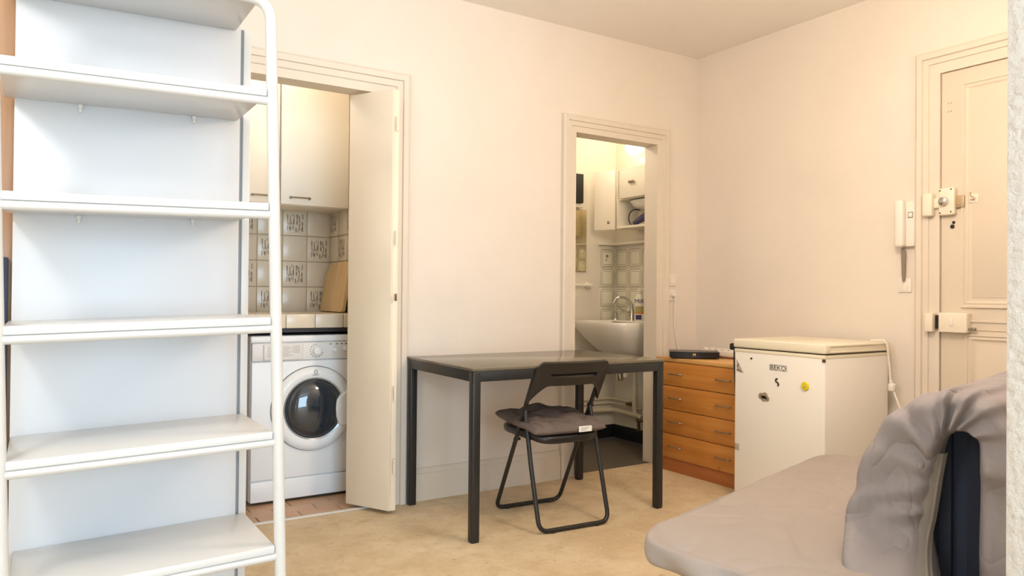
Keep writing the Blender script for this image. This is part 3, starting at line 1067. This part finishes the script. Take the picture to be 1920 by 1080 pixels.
rt = .0105
long_path = fillet([(-hw, yl(.72), .72), (-hw, yl(.011), .011), (hw, yl(.011), .011), (hw, yl(.72), .72)], .045, 7)
obj('back_frame', L(MB().tube(long_path, rt, 12)), 'black', t)
h2 = hw - .022
short_path = fillet([(-h2, ys(.56), .56), (-h2, ys(.011), .011), (h2, ys(.011), .011), (h2, ys(.56), .56)], .045, 7)
h2o = hw + .005
short_path = fillet([(-hw + .003, ys(.545), .545), (-h2o, ys(.3), .3), (-h2o, ys(.011), .011), (h2o, ys(.011), .011), (h2o, ys(.3), .3), (hw - .003, ys(.545), .545)], .05, 7)
obj('front_frame', L(MB().tube(short_path, rt, 12)), 'black', t)
for sx in (-1, 1):
    obj('pivot', L(MB().tube([(sx * (hw - .012), yl(.535), .535), (sx * (hw + .014), yl(.535), .535)], .011, 10)), 'black', t)
    obj('pivot', L(MB().tube([(sx * (hw - .02), yl(.39), .385), (sx * (hw + .012), yl(.39), .385)], .007, 10)), 'black', t)
    for yy in (yl(.011), ys(.011)):
        obj('floor_pad', L(MB().box((sx * .12 - .012, yy - .012, 0), (sx * .12 + .012, yy + .012, .012), .004)), 'chairpl', t)
# seat shell
rows = []
ns = 40


def seat_ring(s, z):
    out = []
    for k in range(ns):
        a = 2 * PI * k / ns
        ca, sa = math.cos(a), math.sin(a)
        e = 2 / 4.5
        x = .185 * s * math.copysign(abs(ca) ** e, ca)
        y = .195 * s * math.copysign(abs(sa) ** e, sa) + .012
        dz = -.022 * max(0, (-y - .12) / .08) if y < -.12 else 0
        out.append(Vector((x, y, z + dz)))
    return out


mb = MB().grid([seat_ring(.02, .44), seat_ring(.9, .438), seat_ring(.98, .436), seat_ring(1.0, .428), seat_ring(1.0, .412), seat_ring(.97, .402), seat_ring(.9, .412), seat_ring(.02, .418)], closed=True)
obj('seat', L(mb), 'chairpl', t, smooth=60)
# backrest: curved plate with a slot, lobes running down onto the tubes
nx = 44
cols = []
W2 = .192
for i in range(nx + 1):
    x = -W2 + 2 * W2 * i / nx
    ax_ = abs(x)
    zb = .658 if ax_ < .115 else .658 - .085 * ((ax_ - .115) / (W2 - .115)) ** 1.6
    zt = .766 - (.03 * ((ax_ - .165) / (W2 - .165)) ** 2 if ax_ > .165 else 0)
    zz = [zb + (.698 - zb) * k / 4 for k in range(5)] + [.716 + (zt - .716) * k / 4 for k in range(5)]
    bow = .036 * (1 - (x / W2) ** 2)
    cols.append([Vector((x, yl(z) - .012 - bow, z)) for z in zz])
bm_ = bmesh.new()
vg = [[bm_.verts.new(p) for p in c] for c in cols]
for i in range(nx):
    xm = -W2 + 2 * W2 * (i + .5) / nx
    for k in range(9):
        if k == 4 and abs(xm) < .125:
            continue
        bm_.faces.new([vg[i][k], vg[i + 1][k], vg[i + 1][k + 1], vg[i][k + 1]])
bmesh.ops.recalc_face_normals(bm_, faces=bm_.faces)
ret = bmesh.ops.solidify(bm_, geom=list(bm_.faces), thickness=.014)
obj('backrest', L(MB().bm(bm_)), 'chairpl', t, smooth=50)

# seat cushion
def cushion():
    n, m = 60, 60
    top, bot = [], []
    for j in range(m + 1):
        rt_, rb_ = [], []
        for i in range(n + 1):
            u, v = -1 + 2 * i / n, -1 + 2 * j / m
            e = max(0, 1 - abs(u) ** 9) ** .5 * max(0, 1 - abs(v) ** 9) ** .5
            x = .205 * u * (1 - .04 * v * v)
            y = .012 + .205 * v * (1 - .03 * u * u)
            nz = mnoise.noise(Vector((x * 9, y * 9, 3.1))) * .014 - .013 * (1 - abs(mnoise.noise(Vector((x * 11 + y * 4, y * 13, 7.7))))) ** 5 + mnoise.noise(Vector((x * 26, y * 26, 1.7))) * .004
            lump = .016 * math.exp(-((x - .02) ** 2 + (y - .15) ** 2) / .004)
            z0 = .446 + .014 * (v + .2) * (1 if v > 0 else .3) - .016 * max(0, (-v - .55) / .45)
            rt_.append(Vector((x, y, z0 + .016 + e * (.034 + nz + lump))))
            rb_.append(Vector((x, y, z0 + .016 - e * .022)))
        top.append(rt_)
        bot.append(rb_)
    mb = MB().grid(top)
    mb.grid(bot)
    return mb


cu = cushion()
cu.v = [tm @ v for v in cu.v]
t2 = thing('seat_cushion', 'rumpled taupe seat cushion with a white tag on the black chair', 'cushion', (CX, CY, .44), CR)
obj('pad', cu, 'cushion', t2, smooth=180)
pp = MB().tube([tm @ Vector((x, .012 - .205 * (1 - .03 * (x / .205) ** 2) + .004, .446)) for x in [-.19 + .38 * k / 16 for k in range(17)]], .004, 8)
obj('piping', pp, 'cushion', t2)
tg = MB()
tg.box((.028, -.2055, .436), (.098, -.200, .462), .001)
tg.v = [tm @ v for v in tg.v]
tgo = obj('care_tag', tg, 'tag', t2, label='white printed care tag')
tg = MB()
for k in range(3):
    tg.box((.036, -.2062, .455 - k * .006), (.09 - .012 * k, -.2053, .4565 - k * .006))
tg.v = [tm @ v for v in tg.v]
obj('print', tg, 'ink', tgo, smooth=0)

# ------------------------------------------------------------------ chest of drawers
DX = -.43
t = thing('chest_of_drawers', 'pine veneer chest of four drawers beside the freezer', 'chest of drawers', (-.22, -.42, 0))
dy0, dy1 = -.085, -.765
obj('carcass', MB().box((DX + .02, dy0 - .004, .0), (-.012, dy1 + .004, .668), .002), 'pine', t)
obj('top', MB().box((DX - .004, dy0, .668), (-.01, dy1, .69), .002), 'pine2', t)
obj('plinth', MB().box((DX + .012, dy0 - .004, 0), (DX + .03, dy1 + .004, .082)), 'plinth', t)
zz = [.082, .231, .376, .521, .667]
for k in range(4):
    d = obj('drawer', MB().box((DX, dy0 - .002, zz[k] + .002), (DX + .018, dy1 + .002, zz[k + 1] - .002), .002), 'pine', t)
    zc = zz[k] + .074
    for y in (-.25, -.622):
        obj('handle', MB().tube(fillet([(DX, y + .055, zc), (DX - .017, y + .048, zc), (DX - .02, y, zc), (DX - .017, y - .048, zc), (DX, y - .055, zc)], .02), .0042, 8), 'steel', d)

# things on the chest
bx = thing('set_top_box', 'flat black box with a bowed front and gold mark on the pine chest', 'box', (-.30, -.27, .69), R(-43))
tm2 = WM[bx]
poly = []
for k in range(13):
    a = -1 + 2 * k / 12
    poly.append((.145 * a, -.085 - .022 * (1 - a * a)))
poly += [(.145, .085), (-.145, .085)]
tmp = MB().prism(poly, .006, .042, 'Z')
tmp.v = [tm2 @ v for v in tmp.v]
obj('case', tmp, 'boxblk', bx)
tmp = MB().box((-.13, -.07, 0), (.13, .07, .006))
tmp.v = [tm2 @ v for v in tmp.v]
obj('base', tmp, 'inkdark', bx)
tmp = MB().box((-.011, -.1085, .018), (-.004, -.106, .032), .001).box((.0, -.1085, .018), (.007, -.106, .032), .001).box((-.004, -.1085, .026), (.0, -.106, .030), 0)
tmp.v = [tm2 @ v for v in tmp.v]
obj('logo', tmp, 'gold', bx, label='small gold mark')
ps = thing('power_strip', 'white multi-socket power strip at the back of the pine chest', 'power strip', (-.06, -.28, .69))
obj('body', MB().box((-.085, -.12, .691), (-.04, -.44, .728), .006, 3), 'plastic', ps)
for k in range(6):
    obj('socket', MB().lathe([(.02, 0), (.021, .01), (.017, .012), (.015, .004), (.001, .004)], Matrix.Translation((-.062, -.15 - k * .052, .728)), 18), 'plastic', ps)
tag(obj('brown_cable', MB().tube(fillet([(-.17, -.33, .699), (-.20, -.40, .698), (-.17, -.50, .697), (-.20, -.60, .697), (-.15, -.73, .697)], .04), .006, 8), 'cordbr'), 'brown cable lying on the pine chest behind the black box', 'cable')
# black plug by the freezer lid
tag(obj('black_plug', MB().box((-.575, -.785, .782), (-.535, -.818, .818), .010, 3).tube(fillet([(-.55, -.80, .79), (-.55, -.80, .72), (-.52, -.79, .45), (-.50, -.80, .20)], .04), .004, 8), 'inkdark'), 'small black plug with its lead beside the freezer lid', 'plug')

# sockets and cable on the back wall
for z, lab in ((1.168, 'white wall socket plate beside the washroom casing, upper one'), (1.072, 'white wall socket plate with a plug in it above the pine chest, lower one')):
    sp = thing('wall_socket', lab, 'socket', (-.222, 0, z), 0, 'wall sockets')
    obj('plate', MB().box((-.256, -.010, z - .037), (-.188, -.0005, z + .037), .003), 'plastic', sp)
    obj('well', MB().lathe([(.024, .0), (.024, .003), (.020, .003), (.018, .001), (.001, .001)], frame_mtx((-.222, -.010, z), (1, 0, 0), (0, 0, 1)), 22), 'plastic', sp)
pg = thing('white_plug', 'white plug and lead running down from the lower wall socket', 'plug', (-.222, -.02, 1.05))
obj('body', MB().lathe([(.017, 0), (.018, .02), (.012, .03), (.004, .032)], frame_mtx((-.222, -.010, 1.072), (1, 0, 0), (0, 0, 1)), 16), 'plastic', pg)
obj('cable', MB().tube(fillet([(-.222, -.035, 1.06), (-.222, -.028, .98), (-.212, -.012, .9), (-.19, -.012, .78), (-.17, -.02, .70), (-.12, -.05, .69 - .05)], .05), .004, 8), 'cord', pg)

# ------------------------------------------------------------------ chest freezer
FX0, FX1, FY0, FY1, FH = -.58, -.062, -.83, -1.362, .845
t = thing('chest_freezer', 'small cream-white chest freezer with stickers on its front', 'freezer', (-.32, -1.09, 0))
obj('body', MB().box((FX0, FY0, .02), (FX1, FY1, .782), .006, 3), 'frz', t)
obj('rim', MB().box((FX0 - .002, FY0 + .002, .776), (FX1, FY1 - .002, .794), .003), 'lid', t)
obj('seal', MB().box((FX0 + .006, FY0 - .006, .794), (FX1 - .004, FY1 + .006, .80)), 'seal', t)
ld = obj('lid', MB().box((FX0 - .006, FY0 + .006, .80), (FX1, FY1 - .006, FH), .007, 3), 'lid', t)
for (a_, b_) in (((FX0 + .03, .833), (FX1 - .02, .841)), ((FX0 + .03, .804), (FX1 - .02, .811)), ((FX0 - .004, .804), (FX0 + .03, .841)), ((FX1 - .02, .804), (FX1, .841))):
    obj('lid_lip', MB().box((a_[0], FY1 - .010, a_[1]), (b_[0], FY1 - .004, b_[1]), .002), 'lid', ld)
obj('screw', MB().lathe([(.005, 0), (.005, .003)], frame_mtx((FX0, -.939, .748), (0, -1, 0), (0, 0, 1)), 12), 'inkdark', t)
obj('corner_catch', MB().box((FX0 - .006, FY1 + .012, .762), (FX0 + .002, FY1 - .004, .776), .002), 'brass', t)
lm = frame_mtx((FX0 - .0005, -1.102, .714), (0, -1, 0), (0, 0, 1))
bmk = MB()
for (u0, v0, u1, v1) in ((-.05, -.014, .05, -.0125), (-.05, .0125, .05, .014), (-.05, -.014, -.0485, .014), (.0485, -.014, .05, .014)):
    bmk.box((u0, v0, 0), (u1, v1, .001), mtx=lm)
tt = text_mb('BEKO', .031, lm @ Matrix.Translation((0, -.001, .0003)), .0006)
xs = [(lm.inverted() @ v).x for v in tt.v]
kx = .09 / (max(xs) - min(xs))
tt.v = [lm @ (Matrix.Diagonal((kx, .95, 1, 1)) @ (lm.inverted() @ v)) for v in tt.v]
bmk.add(tt.v, tt.f)
obj('brand_badge', bmk, 'ink', t, smooth=0)
for (x_, y_) in ((FX0 + .03, FY1 + .03), (FX0 + .03, FY0 - .07), (FX1 - .07, FY1 + .03), (FX1 - .07, FY0 - .07)):
    obj('foot', MB().box((x_, y_, 0), (x_ + .04, y_ + .04, .022), .003), 'inkdark', t)


def fz(y, z, d=0.0):
    return frame_mtx((FX0 - .0004 - d, y, z), (0, -1, 0), (0, 0, 1))


m_ = thing('round_magnet', 'round yellow magnet on the freezer front', 'magnet', (FX0, -1.258, .641))
obj('disc', MB().lathe([(.021, 0), (.022, .003), (.018, .008), (.001, .009)], fz(-1.258, .641), 22), 'yellow', m_)
obj('emblem', MB().lathe([(.006, .009), (.004, .0105), (.001, .011)], fz(-1.260, .638), 10), 'lbly', m_)
m_ = thing('leaf_sticker', 'small dark S-shaped sticker on the freezer front', 'sticker', (FX0, -1.097, .642))
obj('curl', MB().tube([fz(-1.097, .642) @ Vector(p) for p in ((.003, .018, 0), (-.008, .014, 0), (-.008, .004, 0), (.004, -.002, 0), (.010, -.010, 0), (.004, -.018, 0))], .0042, 8), 'inkdark', m_)
m_ = thing('cloud_sticker', 'brown cloud-shaped sticker low on the freezer front', 'sticker', (FX0, -1.017, .558))
cm = fz(-1.017, .558)
cl = MB()
for (u, v, r) in ((-.016, .004, .017), (.006, .008, .018), (.020, -.006, .014), (.0, -.006, .016)):
    cl.lathe([(r, 0), (r, .0012), (r * .8, .0016), (.001, .0016)], cm @ Matrix.Translation((u, v, 0)), 18)
obj('patch', cl, 'redbr', m_)
cl = MB()
for (u, v, r) in ((-.014, .004, .004), (.008, .006, .004), (.018, -.006, .0035), (-.004, -.008, .003)):
    cl.lathe([(r, .0016), (r, .0022), (.001, .0023)], cm @ Matrix.Translation((u, v, 0)), 10)
obj('spots', cl, 'inkdark', m_)
m_ = thing('triangle_sticker', 'grey triangular sticker at the left edge of the freezer front', 'sticker', (FX0, -.855, .70))
tri = MB().prism([(-.012, .048), (.034, -.022), (-.012, -.016)], 0, .001, 'Z')
tri.v = [fz(-.855, .69) @ v for v in tri.v]
obj('patch', tri, 'sticker', m_, smooth=0)
dots = MB()
for (u, v) in ((-.006, .01), (.004, -.008), (.014, -.014), (-.006, -.008), (0, .02)):
    dots.lathe([(.004, .001), (.003, .0016)], fz(-.855, .69) @ Matrix.Translation((u, v, 0)), 8)
obj('print', dots, 'inkdark', m_)
tag(obj('square_sticker', MB().box((FX0 - .001, -.834, .262), (FX0 + .002, -.862, .296), .0005), 'sticker'), 'small pale square sticker low at the left edge of the freezer', 'sticker')

cc = thing('freezer_cord', 'white power cord with inline plug hanging beside the freezer', 'cord', (-.08, -1.385, .5))
obj('cable', MB().tube(fillet([(-.115, -1.30, .848), (-.11, -1.366, .855), (-.10, -1.378, .83), (-.085, -1.382, .72), (-.082, -1.385, .645)], .03), .0055, 8)
    .tube(fillet([(-.08, -1.40, .60), (-.08, -1.43, .53), (-.075, -1.47, .42), (-.06, -1.48, .25)], .05), .0045, 8), 'cord', cc)
obj('plug', MB().box((-.095, -1.375, .598), (-.065, -1.408, .64), .01, 3).tube([(-.08, -1.385, .655), (-.08, -1.388, .635)], .009, 10), 'plastic', cc)

# ------------------------------------------------------------------ intercom beside the entrance door
t = thing('intercom', 'cream wall intercom handset beside the entrance door', 'intercom', (-.02, -1.43, 1.32))
obj('base', MB().box((-.028, -1.388, 1.322), (-.0005, -1.472, 1.548), .006, 3), 'plastic', t)
hs = MB().box((-.065, -1.384, 1.318), (-.024, -1.432, 1.556), .016, 4)
obj('handset', hs, 'plastic', t)
obj('button', MB().box((-.031, -1.443, 1.468), (-.027, -1.462, 1.490), .001), 'clip', t)
obj('button_frame', MB().box((-.0295, -1.440, 1.464), (-.0275, -1.465, 1.494), .0005), 'greycord', t)
t2 = thing('intercom_strap', 'grey tapering lead hanging below the wall intercom', 'lead', (-.02, -1.42, 1.15))
st = MB().prism([(-1.403, 1.30), (-1.409, 1.318), (-1.418, 1.318), (-1.426, 1.296), (-1.423, 1.17), (-1.419, 1.148), (-1.411, 1.148), (-1.407, 1.18)], -.026, -.018, 'X')
obj('lead', st, 'greycord', t2)
t3 = thing('switch_plate', 'flat pale switch plate under the intercom', 'switch plate', (-.01, -1.41, 1.1))
obj('plate', MB().box((-.007, -1.378, 1.095), (-.0005, -1.446, 1.165), .002), 'plastic', t3)
obj('rocker', MB().box((-.0095, -1.398, 1.105), (-.006, -1.426, 1.148), .001), 'plastic', t3)

# ------------------------------------------------------------------ sofa bed
P0 = Vector((-1.769, -2.531, 0))
th = R(14.2)
A = Vector((math.cos(th), math.sin(th), 0))
B = Vector((math.sin(th), -math.cos(th), 0))
sb = thing('sofa_bed', 'unfolded sofa bed with grey sheets in the right foreground', 'sofa bed', (-1.5, -2.1, 0))


def resample(pts, n):
    P = [Vector(p) for p in pts]
    P.append(P[0])
    ls = [0]
    for i in range(len(P) - 1):
        ls.append(ls[-1] + (P[i + 1] - P[i]).length)
    out = []
    j = 0
    for k in range(n):
        s = ls[-1] * k / n
        while ls[j + 1] < s:
            j += 1
        f = (s - ls[j]) / max(1e-9, ls[j + 1] - ls[j])
        out.append(P[j].lerp(P[j + 1], f))
    return out


outl = [(-2.275, -1.925, 0), (-.79, -1.505, 0), (-.62, -2.10, 0), (-1.80, -2.42, 0), (-2.06, -2.52, 0), (-2.22, -2.42, 0)]
outl = fillet([((outl[0][0] + outl[1][0]) / 2, (outl[0][1] + outl[1][1]) / 2, 0)] + outl[1:] + [outl[0]] + [((outl[0][0] + outl[1][0]) / 2, (outl[0][1] + outl[1][1]) / 2, 0)], .13, 8)[:-1]
N = 420
per = resample(outl, N)
cen = Vector((-1.50, -1.98, 0))
MZ = .40


def wrink(p):
    z = mnoise.noise(Vector((p.x * 3.1, p.y * 3.1, 0))) * .009
    z -= .007 * (1 - abs(mnoise.noise(Vector((p.x * 2.6 + p.y, p.y * 3.4, 3.3))))) ** 14
    z -= .004 * (1 - abs(mnoise.noise(Vector((p.x * 4.1, p.y * 5.5 - p.x * 2, 8.3))))) ** 16
    # long shallow creases
    for (x, y, ang, amp, wd, ln) in ((-1.55, -1.86, 12, .006, .012, .25), (-1.35, -2.1, 5, .007, .012, .3), (-1.1, -1.75, -20, .005, .012, .2), (-1.9, -2.2, 40, .005, .02, .2), (-.95, -1.62, -35, .006, .012, .12)):
        d = Vector((p.x - x, p.y - y))
        c, s = math.cos(R(ang)), math.sin(R(ang))
        u, v = d.x * c + d.y * s, -d.x * s + d.y * c
        z -= amp * math.exp(-(v / wd) ** 2) * math.exp(-(u / ln) ** 4)
    return z


rows = []
for s in [0.003] + [k / 60 for k in range(1, 58)] + [.962, .975]:
    r_ = []
    for k in range(N):
        p = cen.lerp(per[k], s)
        r_.append(Vector((p.x, p.y, MZ + wrink(p) - .010 * max(0, (s - .9) / .1) ** 2)))
    rows.append(r_)
for (s, dz) in ((.985, -.006), (.996, -.013), (1.0, -.022), (1.002, -.032), (1.0, -.042), (.996, -.052), (.985, -.062), (.96, -.068)):
    r_ = []
    for k in range(N):
        p = cen.lerp(per[k], s)
        q_ = per[k]
        w_ = min(1.0, max(0, -dz - .008) / .03)
        ph = q_.x * 23 + q_.y * 31 - dz * 26
        fold = (.012 * math.sin(ph) + .010 * math.sin(ph * .43 + 1.3) + .012 * mnoise.noise(Vector((q_.x * 6, q_.y * 6, dz * 7)))) * w_
        nrm = (per[k] - cen).normalized()
        hem = dz * (1 + .3 * mnoise.noise(Vector((q_.x * 3, q_.y * 3, 5))))
        p = p + nrm * fold
        r_.append(Vector((p.x, p.y, MZ + hem)))
    rows.append(r_)
mb = MB().grid(rows, closed=True)
mb.f.append(list(range(N))[::-1])
mt = obj('mattress', mb, 'sheet2', sb, smooth=180, label='flat mattress under a pale grey fitted sheet')
under = MB().grid([[cen.lerp(p, .97) + Vector((0, 0, MZ - .062)) for p in per], [cen.lerp(p, .90) + Vector((0, 0, MZ - .095)) for p in per], [cen.lerp(p, .80) + Vector((0, 0, MZ - .14)) for p in per], [cen.lerp(p, .1) + Vector((0, 0, MZ - .14)) for p in per]], closed=True)
obj('mattress_underside', under, 'navy', sb)
fr = MB()
for (s, t_) in ((-.62, .02), (.12, .02)):
    a0 = P0 + B * s + A * (.1)
    a1 = P0 + B * s + A * 1.1
    fr.tube([a0 + Vector((0, 0, .17)), a1 + Vector((0, 0, .17))], .02, 10)
    for al in (.22, 1.0):
        q = P0 + B * s + A * al
        fr.tube([q + Vector((0, 0, .17)), q], .018, 10)
obj('frame', fr, 'black', sb)

# raised back cushion, an arch in section, with the sheet over it
OUT = [(-.215, .12), (-.228, .22), (-.234, .30), (-.238, .36), (-.238, .43), (-.228, .533), (-.211, .607), (-.174, .698), (-.123, .767), (-.072, .804), (-.012, .829), (.023, .832), (.062, .822), (.101, .797), (.14, .75), (.17, .68), (.19, .60), (.20, .50), (.205, .40), (.205, .30), (.205, .22), (.20, .12)]
INN = [(-.105, .12), (-.09, .22), (-.075, .30), (-.066, .36), (-.062, .43), (-.045, .50), (-.040, .53), (-.033, .58), (-.028, .62), (-.023, .652), (-.014, .70), (-.002, .726), (.02, .738), (.045, .735), (.058, .726), (.063, .70), (.063, .62), (.062, .54), (.061, .42), (.061, .30), (.062, .22), (.062, .12)]


def smooth_curve(pts, n):
    P = [Vector((a, b, 0)) for a, b in pts]
    ls = [0]
    for i in range(len(P) - 1):
        ls.append(ls[-1] + (P[i + 1] - P[i]).length)
    out = []
    for k in range(n + 1):
        tt_ = (len(P) - 1) * k / n
        i = min(int(tt_), len(P) - 2)
        f = tt_ - i
        p0, p1, p2, p3 = P[max(i - 1, 0)], P[i], P[i + 1], P[min(i + 2, len(P) - 1)]
        out.append(.5 * ((2 * p1) + (p2 - p0) * f + (2 * p0 - 5 * p1 + 4 * p2 - p3) * f * f + (3 * p1 - p0 - 3 * p2 + p3) * f ** 3))
    return out


NS = 300
oc, ic = smooth_curve(OUT, NS), smooth_curve(INN, NS)


def sec3(p, a):
    return P0 + B * p.x + A * a + Vector((0, 0, p.y))


FOLDS = [(.40, .30, .022, .020), (.46, .37, .018, .024), (.49, .43, .015, .022), (.515, .485, .014, .022), (.55, .555, .014, .026), (.575, .61, .016, .020),
         (.35, .22, .022, .022), (.29, .17, .024, .018), (.22, .10, .026, .016), (.14, .06, .03, .018), (.64, .66, .03, .018), (.74, .73, .03, .020), (.84, .86, .03, .016)]
rows = []
spec = [(0.0, .16), (0.0, .06), (.03, .0), (.10, -.02)] + [(.18 + .1 * k, -.03 + .002 * k) for k in range(6)] + [(.78, -.026), (.88, -.012), (.96, .006), (1.0, .035)] + [(1.0, .06 + .05 * k) for k in range(25)]
for (f, a) in spec:
    r_ = []
    for k in range(NS + 1):
        p = ic[k].lerp(oc[k], f)
        tt_ = k / NS
        c = (oc[k] - ic[k]).normalized()
        # gathered folds: they start at the opening, cross the end and run on over the top
        fe = min(1.0, f) + max(0.0, a - .03) * 1.2
        g = 0.0
        for (t0, t1, wd, am) in FOLDS:
            tc_ = t0 + (t1 - t0) * fe
            q_ = (tt_ - tc_) / (wd * (.8 + .9 * fe))
            q_ = q_ * (1.6 if q_ > 0 else .8)
            g += 1.35 * am * math.exp(-q_ * q_) * max(0.0, 1 - max(0, fe - .9) * 1.3)
        g += .012 * mnoise.noise(Vector((tt_ * 7, fe * 1.5, 4.4))) + .005 * mnoise.noise(Vector((tt_ * 24, fe * 4, 9.1)))
        env = min(1.0, .15 + f * 5)
        if f < 1:
            da = -g * env * 1.25
            dr = g * .45 * f
        else:
            da = 0
            dr = g * .45 + .006 * mnoise.noise(Vector((p.x * 7, p.y * 7, a * 5)))
        p = p + c * dr
        if tt_ < .45:
            q_ = min(1.0, max(0.0, (.50 - p.y) / .17))
            fl = .21 * q_ * q_ * (3 - 2 * q_) * max(0.0, 1 - max(0.0, a) / .35)
            p = Vector((p.x + .36 * fl, p.y, 0))
            a_ = a - fl
        else:
            a_ = a
        r_.append(sec3(p, a_ + da))
    rows.append(r_)
obj('draped_sheet', MB().grid(rows), 'sheet', sb, smooth=180, label='grey sheet draped over the raised back cushion')
# mattress border strip inside the left side of the opening
def flare(z):
    q = min(1.0, max(0.0, (.50 - z) / .17))
    return .21 * q * q * (3 - 2 * q)


bd = []
for (off, a) in ((-.05, .02), (-.02, -.002), (.004, .006), (.014, .03)):
    bd.append([sec3(Vector((ic[k].x + off * .9 + .36 * flare(ic[k].y), ic[k].y, 0)), a - .02 - flare(ic[k].y)) for k in range(0, 138)])
obj('mattress_border', MB().grid(bd), 'ticking', sb, smooth=180, label='taupe mattress border with piping')
pipp = [sec3(Vector((ic[k].x + .006 + .36 * flare(ic[k].y), ic[k].y, 0)), -.012 - flare(ic[k].y)) for k in range(0, 138)]
obj('piping', MB().tube(pipp, .004, 8), 'ticking', sb)
for k, (s0, s1) in enumerate(((-.11, -.03), (-.03, -.004), (-.004, .03), (.03, .068))):
    d = (.055, .035, .06, .04)[k]
    core = MB().prism([(s0, (.14, .18, .25, .33)[k]), (s1, (.18, .25, .33, .41)[k]), (s1, .742 if k else .66), (s0, .742 if k > 1 else .62)], d, 1.2, 'Y')
    core.v = [sec3(Vector((v.x, v.z, 0)), v.y) for v in core.v]
    obj('core_panel', core, 'navy' if k % 2 else 'navy2', sb, smooth=0, label='dark navy stripe of the folded mattress core')

# ------------------------------------------------------------------ ceiling lamps of the room (above and left of the view)
for (x, y, lab) in ((-4.40, -2.40, 'bare hanging ceiling lamp to the left of the white shelves'), (-1.45, -2.10, 'bare hanging ceiling lamp in the middle of the room')):
    t = thing('ceiling_lamp', lab, 'lamp', (x, y, H - .06), 0, 'ceiling lamps')
    obj('mount', MB().lathe([(.05, 0), (.05, -.02), (.03, -.03)], Matrix.Translation((x, y, H)), 28), 'plastic', t)
    obj('flex', MB().tube([(x, y, H - .02), (x, y, H - .32)], .006, 8), 'cord', t)
    obj('shade', MB().lathe([(.03, -.32), (.035, -.36), (.03, -.38)], Matrix.Translation((x, y, H)), 28), 'roomlamp', t)
